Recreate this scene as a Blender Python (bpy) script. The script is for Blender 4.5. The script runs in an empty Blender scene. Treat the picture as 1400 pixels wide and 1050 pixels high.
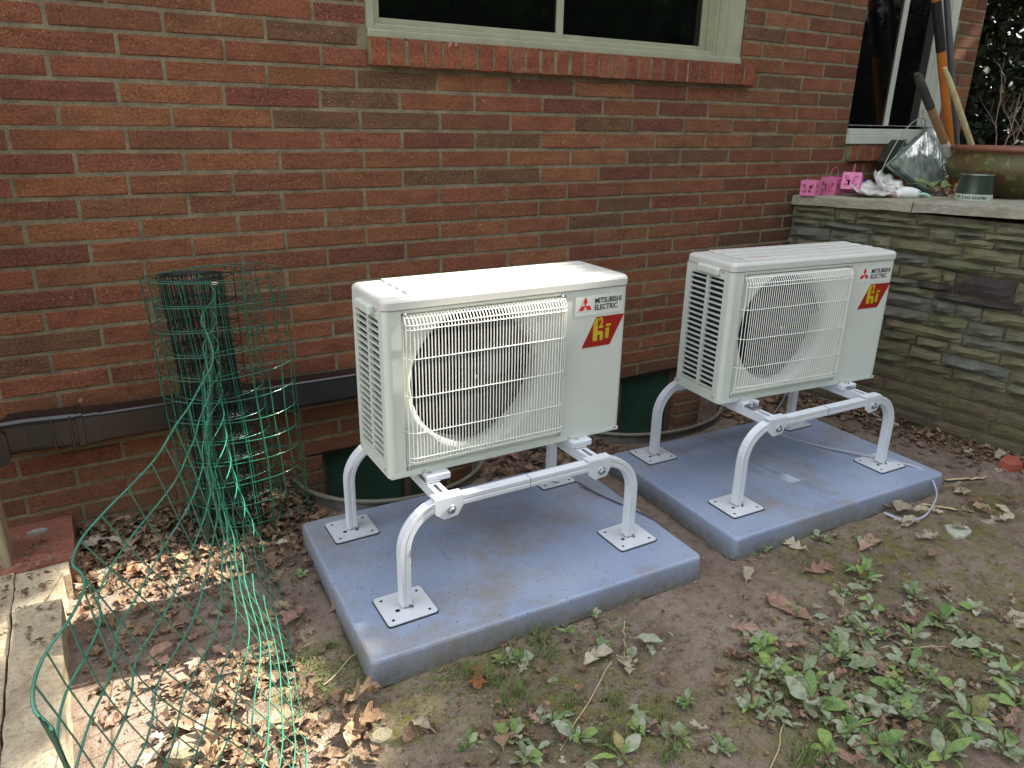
import bpy, bmesh, math, random
import numpy as np
from mathutils import Vector, Matrix, noise
rnd = random.Random(7)
PI = math.pi
sc = bpy.context.scene
col = sc.collection

# ------------------------------------------------------------------ camera, light, exposure
YAW, PITCH, ROLL = 0.5408, -0.3442, 0.0176
CAM = Vector((0.117, -2.6554, 1.3751))
fwd = Vector((math.sin(YAW)*math.cos(PITCH), math.cos(YAW)*math.cos(PITCH), math.sin(PITCH)))
rt = Vector((math.cos(YAW), -math.sin(YAW), 0)); up = rt.cross(fwd)
Rv = rt*math.cos(ROLL) + up*math.sin(ROLL); Uv = up*math.cos(ROLL) - rt*math.sin(ROLL)
cd = bpy.data.cameras.new('camera'); cam = bpy.data.objects.new('camera', cd); col.objects.link(cam)
M = Matrix((Rv, Uv, -fwd)).transposed().to_4x4(); M.translation = CAM
cam.matrix_world = M
cd.sensor_width = 36; cd.lens = 36*1003/1400; cd.clip_start = .02; cd.clip_end = 400
sc.camera = cam

SUN_EL, SUN_AZ = math.radians(41), math.radians(-7)       # toward the sun: +x, a little -y
SV = Vector((math.cos(SUN_EL)*math.cos(SUN_AZ), math.cos(SUN_EL)*math.sin(SUN_AZ), math.sin(SUN_EL)))
w = bpy.data.worlds.new('World'); sc.world = w; w.use_nodes = True
nt = w.node_tree; bg = nt.nodes['Background']; sky = nt.nodes.new('ShaderNodeTexSky')
sky.sky_type = 'NISHITA'; sky.sun_disc = False; sky.sun_elevation = SUN_EL
sky.sun_rotation = math.atan2(SV.x, SV.y); sky.air_density = 1.0; sky.dust_density = 2.5; sky.ozone_density = .3
tc = nt.nodes.new('ShaderNodeTexCoord'); cn = nt.nodes.new('ShaderNodeTexNoise'); cn.inputs['Scale'].default_value = 2.2; cn.inputs['Detail'].default_value = 6
mp = nt.nodes.new('ShaderNodeMapping'); mp.inputs['Scale'].default_value = (1, 1, 2.5)
nt.links.new(tc.outputs['Generated'], mp.inputs[0]); nt.links.new(mp.outputs[0], cn.inputs['Vector'])
cr = nt.nodes.new('ShaderNodeMapRange'); cr.inputs[1].default_value = .38; cr.inputs[2].default_value = .62; cr.inputs[3].default_value = .12; cr.inputs[4].default_value = .72
nt.links.new(cn.outputs['Fac'], cr.inputs[0])
cm = nt.nodes.new('ShaderNodeMix'); cm.data_type = 'RGBA'; cm.inputs[7].default_value = (6.4, 6.4, 6.3, 1)
nt.links.new(cr.outputs[0], cm.inputs[0]); nt.links.new(sky.outputs[0], cm.inputs[6])
nt.links.new(cm.outputs[2], bg.inputs[0]); bg.inputs[1].default_value = 0.10
sd = bpy.data.lights.new('sun', 'SUN'); sd.energy = 4.3; sd.angle = math.radians(.53); sd.color = (1, .93, .82)
sun = bpy.data.objects.new('sun', sd); col.objects.link(sun)
sun.rotation_euler = SV.to_track_quat('Z', 'Y').to_euler()
sc.view_settings.view_transform = 'Standard'; sc.view_settings.look = 'None'
sc.view_settings.gamma = 1; sc.view_settings.use_curve_mapping = False
sc.view_settings.exposure = 2.28
sc.render.engine = 'CYCLES'
sc.cycles.max_bounces = 8; sc.cycles.transparent_max_bounces = 8

# ------------------------------------------------------------------ mesh helpers
def link(name, me, mat=None, parent=None, loc=None, rot=None):
    o = bpy.data.objects.new(name, me); col.objects.link(o)
    if mat is not None and me is not None and not me.materials:
        for m in (mat if isinstance(mat, (list, tuple)) else [mat]): me.materials.append(m)
    if parent is not None: o.parent = parent
    if loc is not None: o.location = loc
    if rot is not None: o.rotation_euler = rot
    return o
def tag(o, label=None, cat=None, group=None, kind=None):
    if label: o['label'] = label
    if cat: o['category'] = cat
    if group: o['group'] = group
    if kind: o['kind'] = kind
    return o
def empty(name, label, cat, loc=(0,0,0), rz=0, group=None):
    o = link(name, None, loc=loc, rot=(0,0,rz)); o.empty_display_size = .05
    return tag(o, label, cat, group)
def copy_tree(o, parent=None):
    c = o.copy(); col.objects.link(c); c.parent = parent
    for ch in list(o.children): copy_tree(ch, c)
    return c

class MB:
    def __init__(s): s.v = []; s.f = []; s.m = []; s.s = []
    def add(s, vs, fs, mi=0, smooth=False, T=None):
        b = len(s.v)
        s.v += [tuple(T @ Vector(v)) if T is not None else tuple(v) for v in vs]
        for f in fs:
            s.f.append(tuple(b+i for i in f)); s.m.append(mi); s.s.append(smooth)
        return s
    def box(s, x0, y0, z0, x1, y1, z1, mi=0, T=None, b=0):
        if b:
            return s.bbox(x0, y0, z0, x1, y1, z1, b, mi, T)
        vs = [(x,y,z) for z in (z0,z1) for y in (y0,y1) for x in (x0,x1)]
        return s.add(vs, [(0,2,3,1),(4,5,7,6),(0,1,5,4),(2,6,7,3),(0,4,6,2),(1,3,7,5)], mi, False, T)
    def bbox(s, x0, y0, z0, x1, y1, z1, b, mi=0, T=None, segs=2):
        bm = bmesh.new(); bmesh.ops.create_cube(bm, size=1)
        for v in bm.verts:
            v.co = Vector(((x0+x1)/2+v.co.x*(x1-x0), (y0+y1)/2+v.co.y*(y1-y0), (z0+z1)/2+v.co.z*(z1-z0)))
        bmesh.ops.bevel(bm, geom=bm.edges[:], offset=b, segments=segs, profile=.5, affect='EDGES')
        bm.verts.index_update()
        vs = [v.co[:] for v in bm.verts]; fs = [[v.index for v in f.verts] for f in bm.faces]; bm.free()
        return s.add(vs, fs, mi, False, T)
    def tube(s, pts, r, n=6, mi=0, closed=False, caps=True, smooth=True, T=None, tw=0, prof=None):
        pts = [Vector(p) for p in pts]; N = len(pts); rr = r if isinstance(r, (list, tuple)) else [r]*N
        vs = []; nrm = None
        for i, p in enumerate(pts):
            a = pts[(i-1) % N] if (closed or i > 0) else p; c = pts[(i+1) % N] if (closed or i < N-1) else p
            t = (c-a); t = t.normalized() if t.length > 1e-9 else Vector((0,0,1))
            if nrm is None:
                nrm = t.cross(Vector((0,0,1)));
                if nrm.length < .1: nrm = t.cross(Vector((0,1,0)))
                nrm.normalize()
            nrm = (nrm - t*nrm.dot(t))
            if nrm.length < 1e-6: nrm = t.orthogonal()
            nrm.normalize(); bn = t.cross(nrm)
            if prof:
                for (u, v_) in prof: vs.append(p + nrm*u*rr[i] + bn*v_*rr[i])
            else:
                for k in range(n):
                    an = 2*PI*k/n+tw; vs.append(p + (nrm*math.cos(an)+bn*math.sin(an))*rr[i])
        if prof: n = len(prof)
        fs = []
        for i in range(N if closed else N-1):
            j = (i+1) % N
            for k in range(n): fs.append((i*n+k, i*n+(k+1) % n, j*n+(k+1) % n, j*n+k))
        s.add(vs, fs, mi, smooth, T)
        if caps and not closed:
            s.add(vs[:n], [tuple(range(n))[::-1]], mi, False, T); s.add(vs[-n:], [tuple(range(n))], mi, False, T)
        return s
    def lathe(s, prof, n=32, mi=0, smooth=True, T=None, a0=0, a1=2*PI):
        vs = []; full = abs(a1-a0-2*PI) < 1e-6; K = n if full else n+1
        for k in range(K):
            a = a0+(a1-a0)*k/n
            for r, z in prof: vs.append((r*math.cos(a), r*math.sin(a), z))
        m = len(prof); fs = []
        for k in range(n):
            j = (k+1) % K
            for i in range(m-1): fs.append((k*m+i, j*m+i, j*m+i+1, k*m+i+1))
        return s.add(vs, fs, mi, smooth, T)
    def prism(s, poly, z0, z1, mi=0, T=None, top=True, bottom=True):
        n = len(poly); vs = [(x,y,z0) for x,y in poly]+[(x,y,z1) for x,y in poly]
        fs = [(i,(i+1)%n,n+(i+1)%n,n+i) for i in range(n)]
        if bottom: fs.append(tuple(range(n))[::-1])
        if top: fs.append(tuple(range(n,2*n)))
        return s.add(vs, fs, mi, False, T)
    def mesh(s, name='m'):
        me = bpy.data.meshes.new(name); me.from_pydata(s.v, [], s.f)
        me.polygons.foreach_set('material_index', s.m); me.polygons.foreach_set('use_smooth', s.s)
        me.update(); return me
    def build(s, name, mat, parent=None, loc=None, rot=None):
        return link(name, s.mesh(name), mat, parent, loc, rot)
def roundrect(x0, y0, x1, y1, r, n=4):
    out = []
    for cx, cy, a in ((x1-r,y1-r,0),(x0+r,y1-r,PI/2),(x0+r,y0+r,PI),(x1-r,y0+r,1.5*PI)):
        for k in range(n+1):
            t = a+PI/2*k/n; out.append((cx+r*math.cos(t), cy+r*math.sin(t)))
    return out
def quads_mesh(name, V, uvs=None):
    # V: (n,4,3) array of quads
    V = np.asarray(V, dtype=np.float32); n = len(V)
    me = bpy.data.meshes.new(name); me.vertices.add(n*4); me.vertices.foreach_set('co', V.reshape(-1))
    me.loops.add(n*4); me.loops.foreach_set('vertex_index', np.arange(n*4, dtype=np.int32))
    me.polygons.add(n); me.polygons.foreach_set('loop_start', np.arange(n, dtype=np.int32)*4)
    me.update(calc_edges=True); me.validate(); return me
def catmull(P, n=6):
    P = [Vector(p) for p in P]; Q = [P[0]*2-P[1]]+P+[P[-1]*2-P[-2]]; out = []
    for i in range(1, len(Q)-2):
        a, b, c, d = Q[i-1:i+3]
        for k in range(n):
            t = k/n
            out.append(.5*((2*b)+(c-a)*t+(2*a-5*b+4*c-d)*t*t+(3*b-a-3*c+d)*t**3))
    out.append(P[-1]); return out

# ------------------------------------------------------------------ materials
def lin(r, g, b):
    f = lambda c: ((c/255+.055)/1.055)**2.4 if c/255 > .04045 else c/255/12.92
    return (f(r), f(g), f(b), 1)
class Mat:
    def __init__(s, name, rough=.7, metal=0, spec=.5):
        s.m = bpy.data.materials.new(name); s.m.use_nodes = True; s.t = s.m.node_tree
        s.b = s.t.nodes['Principled BSDF']; s.b.inputs['Roughness'].default_value = rough
        s.b.inputs['Metallic'].default_value = metal; s.b.inputs['Specular IOR Level'].default_value = spec
        s.pos = None
    def n(s, typ, **kw):
        x = s.t.nodes.new(typ)
        for k, v in kw.items():
            if k.startswith('i_'): x.inputs[k[2:].replace('_', ' ')].default_value = v
            else: setattr(x, k, v)
        return x
    def l(s, a, b): s.t.links.new(a, b)
    def P(s):
        if s.pos is None: s.pos = s.n('ShaderNodeNewGeometry')
        return s.pos.outputs['Position']
    def noise(s, scale, detail=3, rough=.6, vec=None, stretch=None):
        x = s.n('ShaderNodeTexNoise'); x.inputs['Scale'].default_value = scale
        x.inputs['Detail'].default_value = detail; x.inputs['Roughness'].default_value = rough
        v = vec or s.P()
        if stretch:
            mp = s.n('ShaderNodeMapping'); mp.inputs['Scale'].default_value = stretch; s.l(v, mp.inputs[0]); v = mp.outputs[0]
        s.l(v, x.inputs['Vector']); return x.outputs['Fac']
    def vor(s, scale, out='Distance', feat='F1', vec=None):
        x = s.n('ShaderNodeTexVoronoi'); x.feature = feat; x.inputs['Scale'].default_value = scale
        s.l(vec or s.P(), x.inputs['Vector']); return x.outputs[out]
    def ramp(s, fac, stops, interp='LINEAR'):
        r = s.n('ShaderNodeValToRGB'); cr = r.color_ramp; cr.interpolation = interp
        while len(cr.elements) < len(stops): cr.elements.new(.5)
        for e, (p, c) in zip(cr.elements, stops):
            e.position = p; e.color = c if len(c) == 4 else (*c, 1)
        s.l(fac, r.inputs[0]); return r.outputs[0]
    def mix(s, fac, a, b, mode='MIX'):
        x = s.n('ShaderNodeMix'); x.data_type = 'RGBA'; x.blend_type = mode
        for sock, val in ((x.inputs[0], fac), (x.inputs[6], a), (x.inputs[7], b)):
            if isinstance(val, bpy.types.NodeSocket): s.l(val, sock)
            else: sock.default_value = val
        return x.outputs[2]
    def math(s, op, a, b=0.0):
        x = s.n('ShaderNodeMath'); x.operation = op
        for sock, val in ((x.inputs[0], a), (x.inputs[1], b)):
            if isinstance(val, bpy.types.NodeSocket): s.l(val, sock)
            else: sock.default_value = val
        return x.outputs[0]
    def color(s, c):
        if isinstance(c, bpy.types.NodeSocket): s.l(c, s.b.inputs['Base Color'])
        else: s.b.inputs['Base Color'].default_value = c
    def bump(s, h, strength=.5, dist=.002):
        x = s.n('ShaderNodeBump'); x.inputs['Strength'].default_value = strength; x.inputs['Distance'].default_value = dist
        s.l(h, x.inputs['Height']); s.l(x.outputs[0], s.b.inputs['Normal'])
    def rand(s): return s.n('ShaderNodeObjectInfo').outputs['Random']
    def island(s):
        return s.n('ShaderNodeNewGeometry').outputs['Random Per Island']
G = lambda v: (v, v, v, 1)
def simple(name, c, rough=.6, metal=0, var=.12, scale=40, bump=.0, dist=.001, spec=.5):
    m = Mat(name, rough, metal, spec)
    f = m.noise(scale, 4)
    lo = tuple(x*(1-var) for x in c[:3])+(1,); hi = tuple(min(1, x*(1+var)) for x in c[:3])+(1,)
    m.color(m.ramp(f, [(.3, lo), (.7, hi)]))
    if bump: m.bump(m.noise(scale*4, 3), bump, dist)
    return m.m

def brick_mat(name, island=False, tint=1.0, cols=None):
    m = Mat(name, .92, spec=.25)
    r = m.island() if island else m.rand()
    cols = cols or [(146,94,66),(140,89,63),(153,101,70),(134,87,63),(144,91,66),(131,88,63),(150,99,68),(134,82,63),(120,89,65),(140,92,64),(154,103,72),(124,79,62),(146,91,66),(136,90,62),(148,93,68),(140,96,67)]
    st = [(i/len(cols), tuple(c*tint*1.0 for c in lin(*cc)[:3])+(1,)) for i, cc in enumerate(cols)]
    base = m.ramp(r, st, 'CONSTANT')
    big = m.noise(9, 3, .6, stretch=(1,1,2.5))
    base = m.mix(m.ramp(big, [(.35, G(0)), (.75, G(1))]), base, m.mix(1, base, (.62,.6,.62,1), 'MULTIPLY'))
    grit = m.noise(300, 2, .7)
    base = m.mix(m.ramp(grit, [(.35, G(.55)), (.5, G(0))]), base, m.mix(1, base, (.55,.5,.5,1), 'MULTIPLY'))
    mg = m.noise(115, 3, .75)
    base = m.mix(m.ramp(mg, [(.36, G(.7)), (.5, G(0))]), base, m.mix(1, base, (.48,.45,.45,1), 'MULTIPLY'))
    base = m.mix(m.ramp(mg, [(.54, G(0)), (.68, G(.5))]), base, m.mix(1, base, (1.5,1.5,1.45,1), 'MULTIPLY'))
    sp = m.noise(210, 1, .5)
    base = m.mix(m.ramp(sp, [(.66, G(0)), (.74, G(.7))]), base, lin(196,150,118))
    blot = m.noise(26, 2, .4)
    base = m.mix(m.ramp(blot, [(.76, G(0)), (.79, G(.55))]), base, lin(190,170,145))
    # darker toward the stone wall corner, fading out higher up, broken by noise
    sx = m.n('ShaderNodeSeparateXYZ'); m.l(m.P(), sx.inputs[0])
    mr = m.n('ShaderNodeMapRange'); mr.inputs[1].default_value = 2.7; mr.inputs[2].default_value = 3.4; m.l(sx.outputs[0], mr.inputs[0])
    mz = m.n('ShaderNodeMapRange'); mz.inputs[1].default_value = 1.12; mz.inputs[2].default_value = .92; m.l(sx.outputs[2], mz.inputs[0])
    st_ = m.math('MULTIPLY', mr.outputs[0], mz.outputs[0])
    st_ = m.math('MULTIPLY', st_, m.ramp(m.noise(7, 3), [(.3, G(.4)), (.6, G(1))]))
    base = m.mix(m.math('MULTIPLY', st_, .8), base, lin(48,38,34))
    lo = m.n('ShaderNodeMapRange'); lo.inputs[1].default_value = .30; lo.inputs[2].default_value = .0; m.l(sx.outputs[2], lo.inputs[0])
    base = m.mix(m.math('MULTIPLY', lo.outputs[0], m.ramp(m.noise(11, 5, .7), [(.3, G(.2)), (.65, G(.75))])), base, lin(112,92,72))
    base = m.mix(m.ramp(m.noise(4, 5, .7, stretch=(1,1,.4)), [(.58, G(0)), (.75, G(.35))]), base, m.mix(1, base, (.55,.52,.5,1), 'MULTIPLY'))
    sm = m.noise(34, 3, .6); base = m.mix(m.ramp(sm, [(.70, G(0)), (.76, G(.45))]), base, lin(160,148,120))
    m.color(base)
    h = m.math('ADD', m.math('MULTIPLY', grit, .6), m.math('MULTIPLY', m.noise(90, 3), .8))
    m.bump(m.math('ADD', h, mg), 1, .005); return m.m
def mortar_mat(name, c1=(150,140,112), c2=(118,108,88)):
    m = Mat(name, .95, spec=.2)
    f = m.noise(14, 4); g = m.noise(260, 2)
    c = m.mix(m.ramp(f, [(.35, G(0)), (.65, G(1))]), lin(*c1), lin(*c2))
    c = m.mix(m.ramp(g, [(.4, G(.5)), (.55, G(0))]), c, lin(88,80,64))
    m.color(c); m.bump(m.math('ADD', g, m.noise(60, 3)), .7, .003); return m.m
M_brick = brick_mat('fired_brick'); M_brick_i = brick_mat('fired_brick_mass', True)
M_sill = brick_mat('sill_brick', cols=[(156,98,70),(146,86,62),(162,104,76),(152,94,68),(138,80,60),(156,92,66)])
M_mortar = mortar_mat('mortar', (146,136,108), (112,102,80))
def metal_paint(name, c, rough=.4, dirt=.12):
    m = Mat(name, rough)
    f = m.noise(6, 5, .7)
    d = tuple(x*(1-dirt*2) for x in c[:3])+(1,)
    c1 = m.mix(m.ramp(f, [(.35, G(0)), (.8, G(1))]), c, d)
    fl = m.noise(120, 2)
    c1 = m.mix(m.ramp(fl, [(.7, G(0)), (.76, G(dirt*2))]), c1, lin(120,105,80))
    m.color(c1); m.bump(m.noise(3, 2), .06, .004); return m.m
M_white = metal_paint('ivory_enamel', lin(206,212,200), .38, .05)
M_lid = metal_paint('ivory_lid_enamel', lin(200,200,192), .42, .03)
M_wire_white = simple('white_wire_coating', lin(238,238,228), .35, var=.04)
M_stand = metal_paint('white_stand_paint', lin(214,218,222), .33, .07)
M_black = simple('black_plastic', lin(18,20,22), .5)
M_coil = simple('blue_coil_fins', lin(14,20,34), .6, 0, .5, 90)
M_zinc = simple('zinc_plated_steel', lin(170,174,178), .32, .9, .15, 120)
M_fan = simple('dark_grey_fan_plastic', lin(30,32,34), .45)
M_red = simple('red_print', lin(206,36,38), .4, var=.04)
M_ink = simple('black_print', lin(24,22,24), .4, var=.04)
M_badge = simple('dark_red_print', lin(150,30,22), .35, var=.06)
M_gold = simple('gold_print', lin(186,168,34), .35, var=.12, scale=30)
M_sticker = simple('sticker_film', lin(212,217,208), .25, var=.02)
M_void = simple('dark_interior', lin(10,10,11), .9)
M_downspout = simple('dark_brown_aluminium', lin(34,30,30), .28, .0, .2, 12, spec=.6)

def pad_mat():
    m = Mat('blue_grey_pad', .48, spec=.5)
    f = m.noise(3.2, 5, .65); g = m.noise(40, 3)
    c = m.mix(m.ramp(f, [(.32, G(0)), (.7, G(1))]), lin(134,149,178), lin(152,162,182))
    c = m.mix(m.ramp(g, [(.45, G(0)), (.75, G(.25))]), c, lin(165,164,158))
    d = m.noise(2.3, 6, .75)
    c = m.mix(m.ramp(d, [(.50, G(0)), (.64, G(.62))]), c, lin(138,126,102))
    st = m.noise(5, 4, .6, stretch=(4,.5,1))
    c = m.mix(m.ramp(st, [(.62, G(0)), (.72, G(.35))]), c, lin(104,108,112))
    sp = m.vor(34); c = m.mix(m.ramp(sp, [(.07, G(.8)), (.1, G(0))]), c, lin(70,58,44))
    # dirty splash band at the foot
    sx = m.n('ShaderNodeSeparateXYZ'); m.l(m.P(), sx.inputs[0])
    mr = m.n('ShaderNodeMapRange'); mr.inputs[1].default_value = .072; mr.inputs[2].default_value = 0.0; m.l(sx.outputs[2], mr.inputs[0])
    c = m.mix(m.math('MULTIPLY', mr.outputs[0], m.ramp(m.noise(26, 6, .75), [(.3, G(.35)), (.62, G(1))])), c, lin(112,106,90))
    c = m.mix(m.ramp(m.noise(170, 2, .6), [(.62, G(0)), (.7, G(.35))]), c, lin(92,88,80))
    m.color(c); m.bump(m.math('ADD', m.noise(150, 3), m.noise(12, 2)), .25, .002)
    m.l(m.ramp(f, [(.3, G(.38)), (.7, G(.62))]), m.b.inputs['Roughness']); return m.m
M_pad = pad_mat()
def stone_mat(name, cols, island=False):
    m = Mat(name, .9, spec=.25); r = m.island() if island else m.rand()
    base = m.ramp(r, [(i/len(cols), lin(*c)) for i, c in enumerate(cols)], 'CONSTANT')
    base = m.mix(m.ramp(m.noise(12, 5, .7, stretch=(1,1,3)), [(.35, G(.8)), (.7, G(0))]), base, m.mix(1, base, (.5,.5,.5,1), 'MULTIPLY'))
    base = m.mix(m.ramp(m.noise(5, 5, .7), [(.5, G(0)), (.68, G(.55))]), base, lin(112,118,72))
    base = m.mix(m.ramp(m.noise(140, 3, .7), [(.62, G(0)), (.7, G(.5))]), base, lin(170,166,140))
    m.color(base); m.bump(m.math('ADD', m.noise(38, 5, .7, stretch=(1,1,2.5)), m.math('MULTIPLY', m.noise(220, 3), .4)), 1, .009); return m.m
M_stone = stone_mat('ledge_stone', [(132,130,104),(122,122,98),(142,138,112),(126,126,110),(114,110,86),(136,131,102),(122,124,112),(128,123,98),(144,137,108)])
M_stone_dark = stone_mat('dark_ledge_stone', [(84,76,74),(80,74,74)])
M_basebrick = stone_mat('grimy_brown_brick', [(118,106,86),(114,106,86),(106,96,78),(118,110,88),(124,102,84)])
M_cap = stone_mat('slate_cap', [(182,176,152),(172,166,146),(178,172,154)])
M_stone_mortar = mortar_mat('grey_wall_mortar', (112,108,90), (72,68,56))

def soil_mat():
    m = Mat('packed_soil', .95, spec=.2)
    a = m.noise(2.2, 6, .65); b = m.noise(24, 5, .7); g = m.noise(240, 2, .7)
    c = m.mix(m.ramp(a, [(.35, G(0)), (.65, G(1))]), lin(122,106,94), lin(146,130,116))
    c = m.mix(m.ramp(b, [(.3, G(.75)), (.52, G(0))]), c, lin(86,70,58))
    c = m.mix(m.ramp(g, [(.58, G(0)), (.7, G(.6))]), c, lin(158,140,116))
    c = m.mix(m.ramp(g, [(.3, G(.6)), (.42, G(0))]), c, lin(54,44,36))
    dk = m.noise(5.5, 5, .7); c = m.mix(m.ramp(dk, [(.5, G(0)), (.68, G(.55))]), c, lin(78,64,54))
    v = m.vor(90); c = m.mix(m.ramp(v, [(.1, G(.5)), (.16, G(0))]), c, lin(150,140,126))
    # moss: patches with soft ragged edges
    msk = None
    for (x, y, r) in ((.50,-1.08,.16),(.62,-1.32,.14),(.85,-1.22,.16),(.95,-1.45,.22),(2.35,-1.45,.22),(2.7,-1.5,.2),(2.1,-1.42,.2),(1.45,-1.75,.2),(2.5,-1.75,.2),(1.15,-1.6,.2),(3.05,-1.45,.2),(.4,-.95,.1),(2.2,-1.95,.25)):
        d = m.n('ShaderNodeVectorMath'); d.operation = 'DISTANCE'; m.l(m.P(), d.inputs[0]); d.inputs[1].default_value = (x,y,0)
        q = m.n('ShaderNodeMapRange'); q.inputs[1].default_value = r*1.25; q.inputs[2].default_value = r*.3; m.l(d.outputs['Value'], q.inputs[0])
        msk = q.outputs[0] if msk is None else m.math('MAXIMUM', msk, q.outputs[0])
    mm = m.math('MULTIPLY', msk, m.ramp(m.noise(16, 6, .75), [(.42, G(0)), (.62, G(1))]))
    moss = m.mix(m.noise(180, 2), lin(70,76,24), lin(150,146,62))
    c = m.mix(m.math('MULTIPLY', mm, .8), c, moss)
    m.color(c)
    h = m.math('ADD', m.math('MULTIPLY', b, 1.2), m.math('MULTIPLY', g, .5)); h = m.math('ADD', h, m.math('MULTIPLY', mm, .8))
    m.bump(h, 1, .008); return m.m
M_soil = soil_mat()
def leafy(name, cols, rough=.75, island=False, transl=0.0, vein=True):
    m = Mat(name, rough, spec=.3); r = m.island() if island else m.rand()
    base = m.ramp(r, [(i/len(cols), lin(*c)) for i, c in enumerate(cols)], 'LINEAR')
    base = m.mix(m.ramp(m.noise(60, 4), [(.4, G(.45)), (.6, G(0))]), base, m.mix(1, base, (.6,.56,.5,1), 'MULTIPLY'))
    base = m.mix(m.ramp(m.noise(300, 2), [(.6, G(0)), (.7, G(.3))]), base, lin(210,200,180))
    m.color(base); m.bump(m.noise(120, 3), .5, .002)
    if transl:
        tr = m.n('ShaderNodeBsdfTranslucent'); m.l(base, tr.inputs[0]); mx = m.n('ShaderNodeMixShader'); mx.inputs[0].default_value = transl
        out = m.t.nodes['Material Output']; m.l(m.b.outputs[0], mx.inputs[1]); m.l(tr.outputs[0], mx.inputs[2]); m.l(mx.outputs[0], out.inputs[0])
    return m.m
M_dead = leafy('dead_leaf_tan', [(150,126,98),(128,102,78),(166,144,116),(112,86,66),(142,116,92),(156,130,102)], transl=.15)
M_dead_pale = leafy('dead_leaf_pale', [(172,162,140),(158,146,124),(186,176,154)], transl=.15)
M_dead_pink = leafy('dead_leaf_rosy_brown', [(164,132,114),(150,116,100),(172,142,124)], transl=.15)
M_dead_rust = leafy('dead_leaf_rust', [(160,104,66),(150,96,62)], transl=.15)
M_dead_mass = leafy('leaf_litter_mass', [(106,82,62),(130,106,82),(84,64,48),(150,128,100),(118,94,72),(70,54,42)], island=True)
M_plant = leafy('plantain_leaf', [(124,150,84),(100,132,70),(140,162,96),(152,166,128),(112,138,86),(146,170,92)], .55, transl=.2)
M_plant_dull = leafy('plantain_leaf_dull', [(164,172,144),(148,160,126),(174,178,156),(136,148,112)], .7, transl=.2)
M_grass = leafy('grass_blade', [(84,112,50),(104,130,64),(76,100,44),(132,138,84)], .6, island=True, transl=.2)
M_tree_leaf = leafy('tree_leaf', [(66,92,34),(84,112,42),(54,80,30),(100,128,54)], .5, island=True, transl=.35)
M_shade_leaf = leafy('shaded_tree_leaf', [(26,40,18),(38,56,24),(20,30,14)], .6, island=True, transl=.15)  # leaf green with the shade of the woods put into its colour
M_bark = simple('bark', lin(58,48,40), .95, var=.35, scale=14, bump=1, dist=.02)
M_fence_green = simple('green_vinyl_wire', lin(34,100,78), .2, var=.18, scale=30, spec=.7)
M_fence_shade = simple('shaded_green_vinyl_wire', lin(12,38,34), .35, var=.18, scale=30, spec=.6)  # same green vinyl, shade on the tight coil painted into the colour
M_fence_lit = simple('sunlit_glossy_vinyl_wire', lin(52,126,102), .2, var=.2, scale=24, spec=.9)  # same green vinyl, lightened to paint sunlight on the unrolled sheet
M_stake = simple('green_painted_steel', lin(30,62,48), .45, var=.25, scale=50)
def wood_mat(name, c1, c2, stretch=(14,1,14), rough=.85):
    m = Mat(name, rough, spec=.25); f = m.noise(3.5, 6, .7, stretch=stretch); g = m.noise(90, 3)
    c = m.mix(m.ramp(f, [(.35, G(0)), (.62, G(1))]), lin(*c1), lin(*c2))
    c = m.mix(m.ramp(g, [(.6, G(0)), (.7, G(.4))]), c, lin(80,66,50))
    m.color(c); m.bump(m.math('ADD', f, m.math('MULTIPLY', g, .4)), .8, .006); return m.m
def rough_mat(name, c1, c2, c3):
    m = Mat(name, .95, spec=.2); f = m.noise(9, 6, .7); g = m.noise(70, 4, .7)
    c = m.mix(m.ramp(f, [(.35, G(0)), (.65, G(1))]), lin(*c1), lin(*c2))
    c = m.mix(m.ramp(g, [(.3, G(.6)), (.48, G(0))]), c, lin(*c3)); c = m.mix(m.ramp(m.noise(4, 6, .75), [(.52, G(0)), (.66, G(.7))]), c, lin(112,92,70))
    m.color(c); m.bump(m.math('ADD', f, g), 1, .009); return m.m
M_timber = rough_mat('rough_tan_sleeper', (196,182,154), (168,152,126), (120,102,80))
M_post = wood_mat('weathered_post_wood', (186,170,140), (142,124,98), (14,14,1))
M_redslab = rough_mat('red_flagstone', (158,104,86), (128,84,70), (96,66,54))
M_frame = metal_paint('pale_green_grey_window_paint', lin(166,168,138), .45, .16)
M_frame2 = metal_paint('white_window_paint', lin(196,200,184), .45, .1)
def glass_mat(name, c=(8,10,10), rough=.03):
    m = Mat(name, rough, spec=.55); m.color(lin(*c))
    m.l(m.ramp(m.noise(30, 4), [(.4, G(rough)), (.8, G(rough+.12))]), m.b.inputs['Roughness']); return m.m
M_glass = glass_mat('dark_window_glass'); M_green_glass = simple('dull_green_pane', lin(42,72,58), .4, var=.2, scale=9, spec=.6)
M_rust_steel = simple('galvanised_well_steel', lin(96,92,84), .6, .3, .3, 20)
M_rail = simple('rusty_brown_frame', lin(92,74,60), .8, var=.2)

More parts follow.
